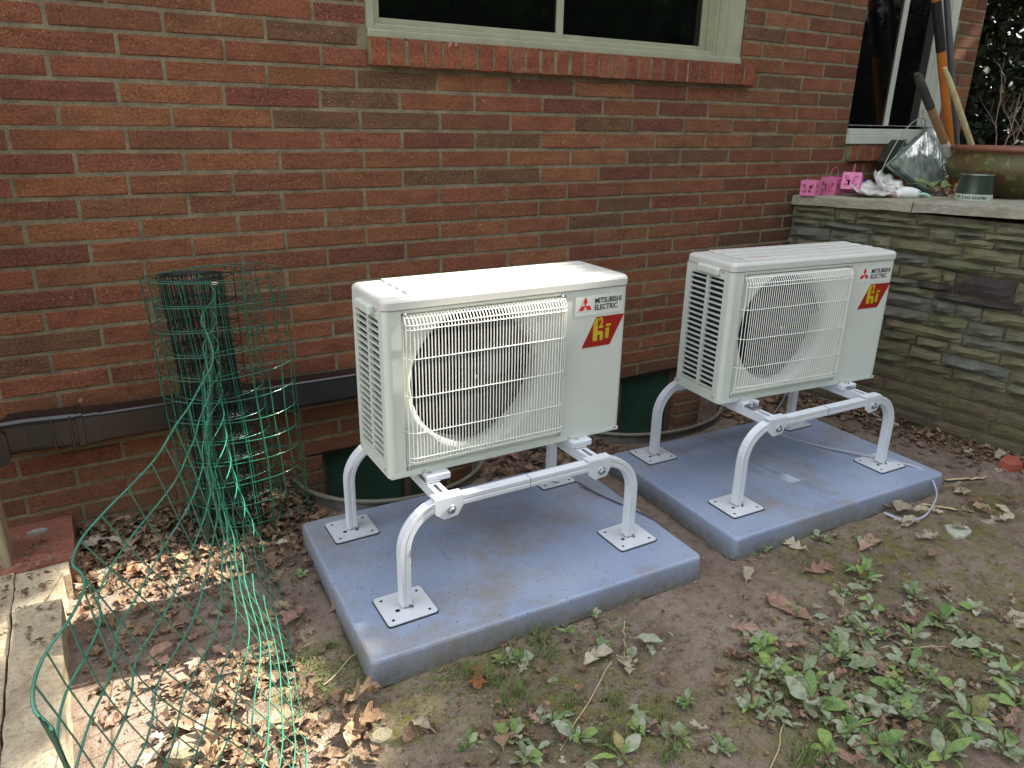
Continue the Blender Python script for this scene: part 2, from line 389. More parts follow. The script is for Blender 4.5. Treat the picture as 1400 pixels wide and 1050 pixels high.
# ------------------------------------------------------------------ ground
WELLS = [(1.12, .40, .36, .836, 1.40), (2.45, .47, .36, 2.17, 2.72)]
PADS = [(.597, -1.185, -.048, 1.104, .781), (1.862, -1.221, -.049, 1.125, .748)]
def gh(x, y):
    p = Vector((x, y, 0))
    z = .012*noise.noise(p*2.1)+.006*noise.noise(p*9)+.0035*noise.noise(p*31)+.0018*noise.noise(p*62)
    z += .02*math.exp(-((y+.02)/.12)**2)*(1 if -.5 < x < 4 else 0)
    for px, py, a, w_, d_ in PADS:
        dx, dy = x-px, y-py; u = dx*math.cos(a)+dy*math.sin(a); v = -dx*math.sin(a)+dy*math.cos(a)
        e = min(u, v, w_-u, d_-v)
        if e > -.05: z = min(z, .004) if e < 0 else -.012
    for cx, a, b, _, _ in WELLS:
        if ((x-cx)/a)**2+(y/b)**2 < .93 and y < .1: z = -.24+.03*noise.noise(p*9)
    return z-.004
def build_ground():
    xs = list(np.arange(-.7, 4.1, .0135)); ys = list(np.arange(-2.9, .12, .0135))
    def ext(a, lo, hi):
        b = []; d = .05; v = a[0]
        while v > lo: v -= d; d *= 1.5; b.append(v)
        c = []; d = .05; v = a[-1]
        while v < hi: v += d; d *= 1.5; c.append(v)
        return b[::-1]+a+c
    xs = ext(xs, -70, 90); ys = ext(ys, -90, 70)
    vs = [(x, y, gh(x, y)) for y in ys for x in xs]; n = len(xs)
    fs = [(j*n+i, j*n+i+1, (j+1)*n+i+1, (j+1)*n+i) for j in range(len(ys)-1) for i in range(n-1)]
    mb = MB(); mb.v = vs; mb.f = fs; mb.m = [0]*len(fs); mb.s = [True]*len(fs)
    tag(mb.build('ground', M_soil), kind='structure')
build_ground()

# ------------------------------------------------------------------ brick house
L, C = .3055, .0677
Z0 = 1.6057                                       # top joint of course 0
house = empty('brick_house', 'long red brick house wall with a slider window, basement windows and corner pier', 'house', (0,0,0))
WX1, WZ1 = (1.10, 2.93), (1.655, 2.75)            # window opening 1
WX2, WZ2 = (3.775, 4.62), (1.285, 2.75)           # window opening 2
B1 = (.836, 1.40, .116); B2 = (2.17, 2.72, .184)
XL, XR, ZT, ZB = -1.6, 4.85, 3.0, -.34
def in_open(x0, x1, z0, z1):
    zc = (z0+z1)/2
    for (a, b), (c, d) in ((WX1, (WZ1[0]-.10, WZ1[1])), (WX2, (WZ2[0]-.075, WZ2[1])), ((B1[0], B1[1]), (-1, B1[2])), ((B2[0], B2[1]), (-1, B2[2]))):
        if c < zc < d and x1 > a+.01 and x0 < b-.01: return (a, b)
    return None
KNOWN = {0: [(1.0, 0.323), (2.0, 0.627), (3.0, 0.939)], 1: [(0.5, 0.137), (1.5, 0.443), (2.5, 0.753), (3.5, 1.058), (4.5, 1.37), (5.5, 1.678), (6.5, 1.986), (7.5, 2.295), (8.5, 2.605), (9.5, 2.912)], 2: [(1.0, 0.306), (2.0, 0.612), (3.0, 0.924)], 3: [(0.5, 0.14), (1.5, 0.448), (2.5, 0.756), (3.5, 1.065), (4.5, 1.377), (5.5, 1.685), (6.5, 1.994), (7.5, 2.301), (8.5, 2.607), (9.5, 2.914), (10.5, 3.228)], 4: [(0.0, 0.004), (1.0, 0.311), (2.0, 0.615), (3.0, 0.924)], 5: [(0.5, 0.162), (1.5, 0.467), (2.5, 0.772), (4.5, 1.377), (5.5, 1.678), (6.5, 1.981), (7.5, 2.286), (8.5, 2.601), (9.5, 2.912), (10.5, 3.221)], 6: [(0.0, -0.009), (1.0, 0.297), (2.0, 0.61), (3.0, 0.919), (4.0, 1.219), (5.0, 1.528), (6.0, 1.832), (7.0, 2.134), (8.0, 2.431), (9.0, 2.741), (10.0, 3.048), (11.0, 3.368)], 7: [(0.5, 0.151), (1.5, 0.463), (2.5, 0.769), (4.5, 1.369), (5.5, 1.673), (6.5, 1.97), (7.5, 2.27), (8.5, 2.582), (9.5, 2.891), (10.5, 3.2)], 8: [(0.0, -0.002), (1.0, 0.313), (2.0, 0.613), (3.0, 0.916)], 9: [(0.5, 0.16), (1.5, 0.46), (2.5, 0.768), (4.5, 1.369), (5.5, 1.672), (6.5, 1.982), (7.5, 2.282), (8.5, 2.583), (9.5, 2.896), (10.5, 3.201)]}
def brick_mesh(seed, chip=.0012):
    # unit brick: x 0..1 (scaled), y 0 (front) .. .045 back, z 0..1 (scaled); front edges softened
    r = random.Random(seed); e = .0028
    def ring(ix, iz, y, j):
        pts = []
        for (cx, cz) in ((0,0),(.33,0),(.66,0),(1,0),(1,1),(.66,1),(.33,1),(0,1)):
            sx = ix if cx == 0 else (-ix if cx == 1 else 0); sz = iz if cz == 0 else -iz
            pts.append((cx+sx+r.uniform(-j, j)*.35, y+r.uniform(-1,1)*.0006, cz+sz+r.uniform(-j, j)*1.6))
        return pts
    R = [ring(0, 0, .045, 0), ring(0, 0, .004, .010), ring(.010, .05, .0, .012)]
    mb = MB(); vs = R[0]+R[1]+R[2]; fs = []
    for a in (0, 8):
        for i in range(8): j = (i+1) % 8; fs.append((a+i, a+j, a+8+j, a+8+i))
    b = 16; fs += [(b,b+1,b+6,b+7),(b+1,b+2,b+5,b+6),(b+2,b+3,b+4,b+5)]
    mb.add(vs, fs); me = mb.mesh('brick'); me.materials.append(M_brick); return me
BM = [brick_mesh(s) for s in range(8)]
bricks = []   # (x0,x1,z0,z1)
jt = .0108
r0, r1 = -int((ZT-Z0)/C)-1, int((Z0-ZB)/C)+1
for r in range(r0, r1):
    zt = Z0-r*C; zb = zt-C
    par = .5 if r % 2 else 0
    ks = {}
    for k in range(-6, 17): ks[k+par] = (k+par)*L+rnd.uniform(-.004, .004)
    for k, x in KNOWN.get(r, []): ks[k] = x
    xs = sorted([x for x in ks.values() if XL < x < XR-.04]); xs = [XL]+xs+[XR]
    for a, b in zip(xs[:-1], xs[1:]):
        segs = [(a, b)]
        o = in_open(a, b, zb, zt)
        if o:
            segs = []
            if a < o[0]-.03: segs.append((a, o[0]+jt/2))
            if b > o[1]+.03: segs.append((o[1]-jt/2, b))
        for s0, s1 in segs: bricks.append((s0+jt/2, s1-jt/2, zb+jt/2, zt-jt/2))
def seen_size(b):
    x, z = (b[0]+b[1])/2, (b[2]+b[3])/2; d = Vector((x, 0, z))-CAM; zz = d.dot(fwd)
    if zz < .1: return 0
    u, v = d.dot(Rv)/zz*1003, d.dot(Uv)/zz*1003
    if abs(u) > 760 or abs(v) > 560: return 0
    if x > 3.45 and z < 1.0: return 0
    return (b[1]-b[0])/zz/zz*abs(d.y)
order = sorted(range(len(bricks)), key=lambda i: -seen_size(bricks[i]))
singles = [i for i in order[:270] if seen_size(bricks[i]) > 0]; sset = set(singles)
for i in singles:
    x0, x1, z0, z1 = bricks[i]
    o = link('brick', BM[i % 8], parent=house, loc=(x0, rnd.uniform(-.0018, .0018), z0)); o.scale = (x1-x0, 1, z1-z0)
    if rnd.random() < .5: o.rotation_euler = (0, rnd.uniform(-.004, .004), 0)
mass = MB()
for i, (x0, x1, z0, z1) in enumerate(bricks):
    if i in sset: continue
    me = BM[i % 8]; mass.add([(x0+v.co.x*(x1-x0), v.co.y, z0+v.co.z*(z1-z0)) for v in me.vertices], [tuple(p.vertices) for p in me.polygons])
# side return of the pier (faces +x) and reveal returns, same courses
Tret = Matrix.Translation((XR-.05, 0, 0))
for r in range(r0, r1):
    zb = Z0-(r+1)*C; off = 0 if r % 2 else L/2
    y = .045+jt
    while y < 3.2:
        y1 = min(3.2, y+(L-jt if y > .1 else L-jt-off)); me = BM[r % 8]
        z0, z1 = zb+jt/2, zb+C-jt/2
        mass.add([(XR-v.co.y, y+v.co.x*(y1-y), z0+v.co.z*(z1-z0)) for v in me.vertices], [tuple(p.vertices)[::-1] for p in me.polygons])
        y = y1+jt
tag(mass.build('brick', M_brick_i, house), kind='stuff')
# mortar / core: wall face 4.5 mm behind the brick faces, with holes
mo = MB(); my = .0030; D = .11
def wall_strips():
    xs = sorted({XL, XR, WX1[0], WX1[1], WX2[0], WX2[1], B1[0], B1[1], B2[0], B2[1]})
    for a, b in zip(xs[:-1], xs[1:]):
        xc = (a+b)/2; cuts = []
        for (p, q), (s, t) in ((WX1, WZ1), (WX2, WZ2), ((B1[0], B1[1]), (ZB, B1[2])), ((B2[0], B2[1]), (ZB, B2[2]))):
            if p < xc < q: cuts.append((s, t))
        z = ZB
        for s, t in sorted(cuts)+[(ZT, ZT)]:
            if s > z: mo.box(a, my, z, b, D, s)
            z = max(z, t)
wall_strips()
mo.box(XR-.11, D, ZB, XR-.0058, 3.2, ZT)
mo.build('mortar', M_mortar, house)
ro = MB(); ro.box(XL, -.35, ZT+.0, XR+.35, 3.4, ZT+.12); ro.build('soffit', simple('white_soffit_board', lin(200,198,188), .6), house)
rm = MB(); rm.box(XL, 3.1, ZB, XR-.12, 3.2, ZT); rm.box(XL-.1, D, ZB, XL, 3.2, ZT); rm.box(XL, .7, ZB, XR-.12, .72, ZT); rm.build('interior_wall', M_void, house)

def window(x0, x1, z0, z1, mull, mat, casing, dpt=.07, sillh=.035, name='window', rightcase=.05, glassz=None):
    gz = glassz or (z0+casing+.03)
    fr = MB(); y0 = .012; y1 = .10
    fr.box(x0, y0, z0, x0+casing, y1, z1, b=.003); fr.box(x1-rightcase, y0, z0, x1, y1, z1, b=.003)
    fr.box(x0+casing, y0+.004, z0+.012, x1-rightcase, y1, z0+casing, b=.003)
    fr.box(x0+casing, y0, z1-casing, x1-rightcase, y1, z1, b=.003)
    f = fr.build(name, mat, house)
    sash = MB(); a, b = x0+casing+.002, x1-rightcase-.002; s = .03; zb = z0+casing+.002
    for (p, q, yy) in ((a, mull+.02, .045), (mull-.02, b, .068)):
        sash.box(p, yy, zb, p+s, yy+.02, z1-casing, b=.002); sash.box(q-s, yy, zb, q, yy+.02, z1-casing, b=.002)
        sash.box(p+s, yy, zb, q-s, yy+.02, gz, b=.002)
    sash.build('sash', mat, f)
    for (p, q, yy) in ((a+s, mull+.02-s, .057), (mull-.02+s, b-s, .08)):
        pn = MB(); pn.box(p-.004, yy, gz-.004, q+.004, yy+.004, z1-casing); pn.build('pane', M_glass, f)
    return f
f1 = window(WX1[0]+.004, WX1[1]-.004, WZ1[0]+.0, WZ1[1], 1.93, M_frame, .032, rightcase=.17, glassz=1.71)
sl = MB(); sl.box(WX1[0]+.006, -.004, WZ1[0]-.014, WX1[1]-.012, .05, WZ1[0]+.012, b=.003); sl.build('sill_strip', M_frame, f1)
ld = MB(); ld.box(WX1[1]-.165, .004, WZ1[0]+.014, WX1[1]-.12, .011, WZ1[1]-.01); ld.build('casing_bead', M_frame, f1)
f2 = window(WX2[0]+.004, WX2[1]-.004, WZ2[0]+.085, WZ2[1], 4.17, M_frame2, .012, rightcase=.07, glassz=1.385)
sl = MB(); sl.box(WX2[0]+.006, -.03, WZ2[0]+.003, WX2[1]-.006, .08, WZ2[0]+.05, b=.004); sl.box(WX2[0]+.01, -.015, WZ2[0]+.051, WX2[1]-.01, .08, WZ2[0]+.083, b=.003)
sl.build('window_sill', M_frame2, f2)
# rowlock sills: bricks on edge
def rowlock(x0, x1, zt, h, proj, parent, n):
    m = MB(); m.box(x0+.004, -proj+.0045, zt-h+.006, x1-.004, .02, zt-.006); m.build('sill_mortar', M_mortar, parent)
    p = (x1-x0)/n
    for i in range(n):
        a = x0+i*p+.0055+rnd.uniform(-.001,.001); b = x0+(i+1)*p-.0055
        if rnd.random() < .1: b -= .004
        q = MB(); q.bbox(a, -proj+rnd.uniform(-.002,.002), zt-h+rnd.uniform(0,.003), b, .03, zt, .003, segs=1)
        q.build('sill_brick', M_sill, parent)
rowlock(1.10, 2.996, 1.640, .093, .03, f1, 27)
rowlock(3.80, 4.66, 1.283, .085, .025, f2, 13)
# basement windows
for (x0, x1, zt), mull in ((B1, 1.209), (B2, 2.36)):
    g = MB(); g.box(x0, .035, -.33, x0+.022, .075, zt-.002); g.box(x1-.022, .035, -.33, x1, .075, zt-.002)
    g.box(x0+.023, .035, zt-.022, x1-.023, .075, zt-.002); g.box(mull-.012, .03, -.33, mull+.012, .07, zt-.024)
    f = g.build('basement_window', M_rail, house)
    for a, b in ((x0+.023, mull-.013), (mull+.013, x1-.023)):
        q = MB(); q.box(a, .05, -.33, b, .055, zt-.024); q.build('pane', M_green_glass, f)
    lt = MB(); lt.box(x0-.06, .0, zt+.001, x1+.06, .03, zt+.005); lt.build('lintel', M_black, f)

# window wells
for n_, (cx, a, b, _, _) in enumerate(WELLS):
    m = MB(); N = 40; vs = []; fs = []
    for i in range(N+1):
        t = PI+PI*i/N; r = 1+.012*math.sin(i*2.2)
        x, y = cx+a*math.cos(t)*r, b*math.sin(t)*r-.002
        vs += [(x, y, -.3), (x, y, .03), (x-(x-cx)*.02, y*.98, .03), (x-(x-cx)*.02, y*.98, -.3)]
    for i in range(N):
        for k in range(3): fs.append((i*4+k, i*4+4+k, i*4+5+k, i*4+1+k))
    m.add(vs, fs, smooth=True)
    rim = MB(); rim.tube([(cx+a*math.cos(PI+PI*i/N), b*math.sin(PI+PI*i/N)-.006, .034) for i in range(N+1)], .009, 8)
    e = empty('window_well', ['curved galvanised well rim round the left basement window, by the wire roll', 'curved galvanised well rim round the right basement window, behind the right pad'][n_], 'window well', (0,0,0))
    m.build('well_wall', M_rust_steel, e); rim.build('rim', simple('dull_grey_rim', lin(128,122,108), .6, .2), e)

# ------------------------------------------------------------------ drain pipe
dp = empty('drain_pipe', 'dark brown rectangular downspout lying level along the brick wall', 'drain pipe', (0,0,0))
def rr_path(path, w_, h_, r, mb):
    prof = roundrect(-w_/2, -h_/2, w_/2, h_/2, r, 3)
    vs = []; n = len(prof)
    for (x, y, z, ang) in path:
        for u, v in prof: vs.append((x-u*math.sin(ang)*0, y+u, z+v) if ang is None else (x+u*math.sin(ang), y+u*math.cos(ang), z+v))
    fs = [(i*n+k, i*n+(k+1)%n, (i+1)*n+(k+1)%n, (i+1)*n+k) for i in range(len(path)-1) for k in range(n)]
    mb.add(vs, fs); mb.add(vs[:n], [tuple(range(n))]); mb.add(vs[-n:], [tuple(range(n))[::-1]])
m = MB(); rr_path([(.06,-.055,.418,0),(1.72,-.055,.409,0)], .085, .100, .012, m); m.build('pipe', M_downspout, dp)
m = MB(); rr_path([(.055,-.055,.418,0),(.10,-.055,.418,0)], .093, .108, .013, m)
for i in (0,): rr_path([(.035,-.055,.420,0),(.054,-.055,.420,0)], .105, .118, .014, m)
m.build('collar', M_downspout, dp)
m = MB(); rr_path([(.034,-.056,.422,0),(-.10,-.056,.43,0),(-.15,-.066,.432,.35),(-.185,-.09,.425,.9),(-.20,-.13,.41,1.45),(-.20,-.2,.40,1.5)][:5], .098, .115, .022, m); m.build('elbow', M_downspout, dp)
m = MB(); rr_path([(-.175,-.11,.47,0),(-.172,-.11,.47,0)], .05, .02, .006, m)
m.v and [MB().box(x-.004, -.113, .37, x+.004, -.105, .475, b=.001).build('seam', M_downspout, dp) for x in (.02, -.03)]

# ------------------------------------------------------------------ stone wall with slate cap
SA = Vector((3.432, 0, 0)); SB = Vector((3.432+.13*2.6, -2.6, 0)); sdir = (SB-SA).normalized(); snrm = Vector((sdir.y, -sdir.x, 0))
if snrm.x > 0: snrm = -snrm                                  # faces -x
def SW(s, d, z): return SA+sdir*s+snrm*d+Vector((0,0,z))    # d: outward from face
sw = empty('stone_wall', 'low ledgestone retaining wall on brown brick courses with a pale slate cap', 'stone wall', (0,0,0))
m = MB(); vs = [SW(0,-.003,-.2), SW(2.6,-.003,-.2), SW(2.6,-.003,1.0), SW(0,-.003,1.0), SW(0,-.25,-.2), SW(2.6,-.25,-.2), SW(2.6,-.25,1.0), SW(0,-.25,1.0)]
m.add(vs, [(0,1,2,3),(4,7,6,5),(0,4,5,1),(3,2,6,7),(0,3,7,4),(1,5,6,2)]); m.build('mortar', M_stone_mortar, sw)
def stone(s0, s1, z0, z1, mat, proud, name='stone', rough=.009, seed=0, skew=0):
    r = random.Random(seed); nx = max(3, min(7, int((s1-s0)/.045))); nz = 3 if z1-z0 > .045 else 2
    mb = MB(); vs = []; g = .0
    for j in range(nz+1):
        for i in range(nx+1):
            fx, fz = i/nx, j/nz
            edge = (i in (0, nx)) or (j in (0, nz))
            s = s0+(s1-s0)*fx; z = z0+(z1-z0)*fz
            if edge: s += r.uniform(-.004,.004)*(1 if i in (0,nx) else 0); z += r.uniform(-.0035,.0035)
            z += skew*(fx-.5)
            d = proud*(0.15 if edge else 1)+(0 if edge else r.uniform(-rough, rough)*1.3)+noise.noise(Vector((s*9, z*18, seed)))*rough
            vs.append(SW(s, max(d, .001), z))
    fs = [(j*(nx+1)+i, j*(nx+1)+i+1, (j+1)*(nx+1)+i+1, (j+1)*(nx+1)+i) for j in range(nz) for i in range(nx)]
    b = len(vs); per = [i for i in range(nx+1)]+[j*(nx+1)+nx for j in range(1,nz+1)]+[nz*(nx+1)+i for i in range(nx-1,-1,-1)]+[j*(nx+1) for j in range(nz-1,0,-1)]
    for q in per: v = vs[q]; vs.append(v-snrm*(.03+.0))
    for k in range(len(per)): k2 = (k+1) % len(per); fs.append((per[k], b+k, b+k2, per[k2]))
    mb.add(vs, fs); mb.build(name, mat, sw)
def zb(s): return .262+.006*s
sr = random.Random(11); zc = .262+.008; SMAX = 2.35; k = 0
rows = []
while zc < .96:
    h = sr.choice([.030,.038,.046,.054,.064]); h = min(h, .985-zc)
    rows.append((zc, zc+h)); zc += h
occ = set()
for ri, (z0, z1) in enumerate(rows):
    s = -.02-sr.uniform(0,.1)
    while s < SMAX:
        ln = sr.uniform(.10,.36); s1 = min(s+ln, SMAX+.1)
        blocked = [o for o in occ if o[0] == ri and o[1] < s1 and o[2] > s]
        if blocked:
            o = min(blocked, key=lambda q: q[1])
            if o[1]-s > .05: s1 = o[1]
            else: s = o[2]; continue
        zt = z1
        if ri+1 < len(rows) and sr.random() < .22 and (z1-z0) < .05:
            zt = rows[ri+1][1]; occ.add((ri+1, s, s1))
        mt = M_stone_dark if (abs((s+s1)/2-.85) < .14 and .60 < z0 < .68) else M_stone
        stone(max(s,0.0)+.005, s1-.005, z0+.0045, zt-.0045, mt, sr.uniform(.016,.034), seed=k, skew=sr.uniform(-.006,.006)); k += 1
        s = s1
for r in range(4):
    z0 = .262-(r+1)*.0665; s = -.2+(r % 2)*.11+sr.uniform(0,.04)
    while s < SMAX:
        s1 = s+sr.choice([.20,.21,.30,.215])
        if s1 > .03: stone(max(s,0)+.004, s1-.004, z0+.004, z0+.0625, M_basebrick, .006+sr.uniform(0,.004), 'brick', .0015, k)
        s = s1; k += 1
# slate cap slabs
s = 0; i = 0
for ln in (.62, .55, .7, .48):
    s1 = s+ln
    mb = MB(); n = 14; top = []; bot = []
    for a in range(n+1):
        q = s+.003+(ln-.006)*a/n; j = .006*noise.noise(Vector((q*14, 3, i)))+.004*noise.noise(Vector((q*60, 8, i)))
        zt = 1.034+.034*q; zl = .978+.034*q+.004*noise.noise(Vector((q*9,5,1)))
        top.append(SW(q, .028+j, zt)); bot.append(SW(q, .034+j*1.5, zl+.01))
    vs = []
    for a in range(n+1):
        q = s+.003+(ln-.006)*a/n; zt = 1.034+.034*q
        vs += [SW(q,-.40,zt), top[a]-snrm*.006+Vector((0,0,.0)), top[a]-Vector((0,0,.006)), bot[a], bot[a]-snrm*.3]
    fs = [(a*5+k_, a*5+k_+1, a*5+6+k_, a*5+5+k_) for a in range(n) for k_ in range(4)]
    fs += [(0,1,2,3,4)[::-1], tuple(n*5+k_ for k_ in range(5))]
    mb.add(vs, [f[::-1] for f in fs]); mb.build('cap_slab', M_cap, sw); s = s1; i += 1
# terrace behind the wall
tb = MB(); za = 1.034
vs = [SW(0,-.40,za-.004), SW(2.6,-.40,za+.034*2.6-.004), Vector((9,-2.6,1.11)), Vector((9,.3,1.03)), Vector((XR,.0,1.03)), Vector((XR,.3,1.03))]
tb.add([SW(0,-.404,-.1), SW(2.6,-.404,-.1), Vector((9,-2.6,-.1)), Vector((9,-.0,-.1)), SW(0,-.404,1.03), SW(2.6,-.404,1.115), Vector((9,-2.6,1.115)), Vector((9,-.0,1.03))],
       [(0,4,5,1),(1,5,6,2),(2,6,7,3),(3,7,4,0),(4,7,6,5)])
tag(tb.build('terrace_paving', M_cap), kind='structure')

# ------------------------------------------------------------------ pads
def pad_obj(i, label):
    x, y, a, W_, D_ = PADS[i]; H = .073; r = .009; m = MB()
    prof = [(-.004, 0), (0, .004), (0, .004)] and [(0.0, 0.0)]
    rings = []
    for ins, z in ((0, -.01), (.001, H*.5), (.003, H-r), (.003+r*.3, H-r*.3), (.003+r, H)):
        rings.append([(px, py, z) for px, py in roundrect(ins, ins, W_-ins, D_-ins, .022-ins*.4, 5)])
    n = len(rings[0]); vs = sum(rings, []); fs = []
    for k in range(len(rings)-1):
        for q in range(n): fs.append((k*n+q, k*n+(q+1) % n, (k+1)*n+(q+1) % n, (k+1)*n+q))
    m.add(vs, fs, smooth=False); m.add(rings[-1], [tuple(range(n))])
    o = m.build('equipment_pad', M_pad, loc=(x, y, 0), rot=(0, 0, a)); tag(o, label, 'equipment pad', 'pads under the outdoor units'); return o
pad_obj(0, 'blue-grey equipment pad on the soil under the nearer outdoor unit')
pad_obj(1, 'blue-grey equipment pad under the outdoor unit beside the stone wall')

# ------------------------------------------------------------------ outdoor units
def text_mesh(s, size, T, mat, parent, name='lettering', ext=.0004, sx=1, bold=0):
    cu = bpy.data.curves.new('t', 'FONT'); cu.body = s; cu.size = size; cu.extrude = ext; cu.offset = bold; cu.resolution_u = 3
    o = bpy.data.objects.new('t', cu); col.objects.link(o)
    dg = bpy.context.evaluated_depsgraph_get(); me = bpy.data.meshes.new_from_object(o.evaluated_get(dg))
    bpy.data.objects.remove(o); me.transform(T @ Matrix.Diagonal((sx, 1, 1, 1)))
    me.materials.clear(); return link(name, me, mat, parent)
UW, UD, UH = .80, .25, .515
def make_unit(label, loc, rz, group):
    u = empty('outdoor_unit', label, 'air conditioner', loc, rz, group)
    gx0, gx1, gz0, gz1 = .050, .572, .016, .474; zl = .483     # grille recess, lid line
    m = MB(); rec = .012; rc = .016
    # front face round the recess
    for (a, b, c, d) in ((rc, gx0, 0, zl), (gx1, UW-rc, 0, zl), (gx0, gx1, 0, gz0), (gx0, gx1, gz1, zl)):
        m.add([(a,0,c),(b,0,c),(b,0,d),(a,0,d)], [(0,1,2,3)])
    rp = roundrect(gx0, gz0, gx1, gz1, .001, 1)
    for (a, b) in (((gx0,gz0),(gx1,gz0)),((gx1,gz0),(gx1,gz1)),((gx1,gz1),(gx0,gz1)),((gx0,gz1),(gx0,gz0))):
        m.add([(a[0],0,a[1]),(b[0],0,b[1]),(b[0],rec,b[1]),(a[0],rec,a[1])], [(0,3,2,1)])
    # recess floor with bell-mouth opening
    cx, cz, R0, R1 = .287, .254, .222, .203; N = 72; ring = []; outer = []
    for k in range(N):
        t = 2*PI*k/N; c_, s_ = math.cos(t), math.sin(t); ring.append((cx+R0*c_, rec, cz+R0*s_))
        sx = ((gx1-cx) if c_ > 0 else (cx-gx0))/max(abs(c_),1e-6); sz = ((gz1-cz) if s_ > 0 else (cz-gz0))/max(abs(s_),1e-6)
        q = min(sx, sz); outer.append((cx+q*c_, rec, cz+q*s_))
    m.add(ring+outer, [(k, N+k, N+(k+1) % N, (k+1) % N) for k in range(N)])
    prof = [(R0, rec), (R0-.003, rec+.0005), (R0-.010, rec+.006), (R1+.002, rec+.018), (R1, rec+.032), (R1, rec+.075)]
    vs = [(cx+r*math.cos(2*PI*k/N), y, cz+r*math.sin(2*PI*k/N)) for k in range(N) for r, y in prof]; P_ = len(prof)
    m.add(vs, [(k*P_+i, ((k+1)%N)*P_+i, ((k+1)%N)*P_+i+1, k*P_+i+1) for k in range(N) for i in range(P_-1)], smooth=True)
    # rounded vertical corners, right side, back, bottom
    for (cx_, a0, sg) in ((rc, PI, 1), (UW-rc, 1.5*PI, 1)):
        pts = [(cx_+rc*math.cos(a0+PI/2*k/5), rc+rc*math.sin(a0+PI/2*k/5)) for k in range(6)]
        m.add([(x,y,z) for x,y in pts for z in (0,zl)], [(2*k,2*k+2,2*k+3,2*k+1) for k in range(5)], smooth=True)
    m.add([(UW,rc,0),(UW,UD,0),(UW,UD,zl),(UW,rc,zl)], [(0,1,2,3)])
    m.add([(UW,UD,0),(0,UD,0),(0,UD,zl),(UW,UD,zl)], [(0,1,2,3)])
    m.add([(rc,0,0),(UW-rc,0,0),(UW,rc,0),(UW,UD,0),(0,UD,0),(0,rc,0)], [(0,5,4,3,2,1)])
    m.add([(rc,0.001,zl),(UW-rc,0.001,zl),(UW,rc,zl),(UW,UD,zl),(0,UD,zl),(0,rc,zl)], [(0,1,2,3,4,5)])
    # left side frame round the two louvre columns
    ys = [rc, .040, .118, .134, .222, UD]; z0, z1 = .040, .452
    for (a, b, c, d) in ((ys[0],ys[1],0,zl),(ys[2],ys[3],z0,z1),(ys[4],ys[5],0,zl),(ys[1],ys[4],0,z0),(ys[1],ys[4],z1,zl)):
        m.add([(0,a,c),(0,b,c),(0,b,d),(0,a,d)], [(0,3,2,1)])
    for (a, b) in ((ys[1],ys[2]),(ys[3],ys[4])):
        m.add([(0,a,z0),(0,b,z0),(.01,b,z0),(.01,a,z0)], [(0,1,2,3)]); m.add([(0,a,z0),(0,a,z1),(.01,a,z1),(.01,a,z0)], [(0,1,2,3)])
        m.add([(0,b,z0),(0,b,z1),(.01,b,z1),(.01,b,z0)], [(3,2,1,0)])
    # lower flange and seam on the front
    m.box(.004, -.0022, .0, UW-.004, -.0002, .011); m.box(.020, -.0016, .018, .0215, -.0002, zl-.004)
    m.build('casing', M_white, u)
    lv = MB()
    for (a, b) in ((ys[1],ys[2]),(ys[3],ys[4])):
        for k in range(21):
            z = z0+.004+(z1-z0)*(k+.0)/21; lv.box(0,0,0,.009,b-a-.0005,.0058, T=Matrix.Translation((-.0002,a+.0002,z)) @ Matrix.Rotation(math.radians(6),4,'Y'))
    lv.build('side_louvre', M_white, u)
    cb = MB(); cb.box(.012, .022, .012, .03, UD-.006, zl-.008); cb.build('coil', M_coil, u)
    iv = MB(); iv.box(.04, .09, .01, .56, .093, .476); iv.build('interior_panel', M_void, u)
    # lid
    lid = MB(); o_ = .004
    rings = []
    for ins, z in ((0,.4855),(0,.505),(.003,.511),(.009,UH)):
        rings.append([(x,y,z) for x,y in roundrect(-o_+ins,-o_+ins,UW+o_-ins,UD+o_-ins,.022-ins*.5,5)])
    n = len(rings[0]); vs = sum(rings, []); lid.add(vs, [(k*n+q,k*n+(q+1)%n,(k+1)*n+(q+1)%n,(k+1)*n+q) for k in range(3) for q in range(n)], smooth=False)
    lid.add(rings[-1], [tuple(range(n))]); lid.add(rings[0], [tuple(range(n))[::-1]])
    L_ = lid.build('lid', M_lid, u)
    rb = MB()
    for y in (.045, .100, .155, .210): rb.box(.085, y, UH-.003, UW-.02, y+.034, UH+.0045, b=.003)
    rb.build('lid_rib', M_lid, L_)
    sr_ = MB(); sr_.box(.082,.01,UH-.001,.0835,UD-.01,UH+.0006); sr_.build('lid_seam', simple('lid_seam_shadow', lin(120,112,96), .8), L_)
    pl = MB(); pl.box(.11,.052,UH+.0042,.21,.070,UH+.0052); pl.build('lid_plate', simple('embossed_label', lin(186,170,160), .6, var=.2, scale=160), L_)
    hd = MB(); hd.bbox(-.020,.060,.462,.002,.175,.490,.006); hd.build('handle', M_white, u)
    # front logo sticker and print
    st = MB(); st.box(.604,-.0012,.402,.778,-.0004,.462); st.build('sticker', M_sticker, u)
    lg = MB(); c0 = (.640, .4330); r_ = .0155
    def dia(ang):
        ax = Vector((math.cos(ang), math.sin(ang))); pr = Vector((-ax.y, ax.x)); o0 = Vector(c0)
        p = [o0, o0+ax*r_*.86+pr*r_*.5, o0+ax*r_*1.72, o0+ax*r_*.86-pr*r_*.5]
        lg.add([(q.x, -.0022, q.y) for q in p]+[(q.x, -.0012, q.y) for q in p], [(3,2,1,0),(0,1,5,4),(1,2,6,5),(2,3,7,6),(3,0,4,7)])
    for a in (90, 210, 330): dia(math.radians(a))
    lg.build('emblem', M_red, u)
    F = lambda x, z, y=-.0016: Matrix.Translation((x, y, z)) @ Matrix.Rotation(PI/2, 4, 'X')
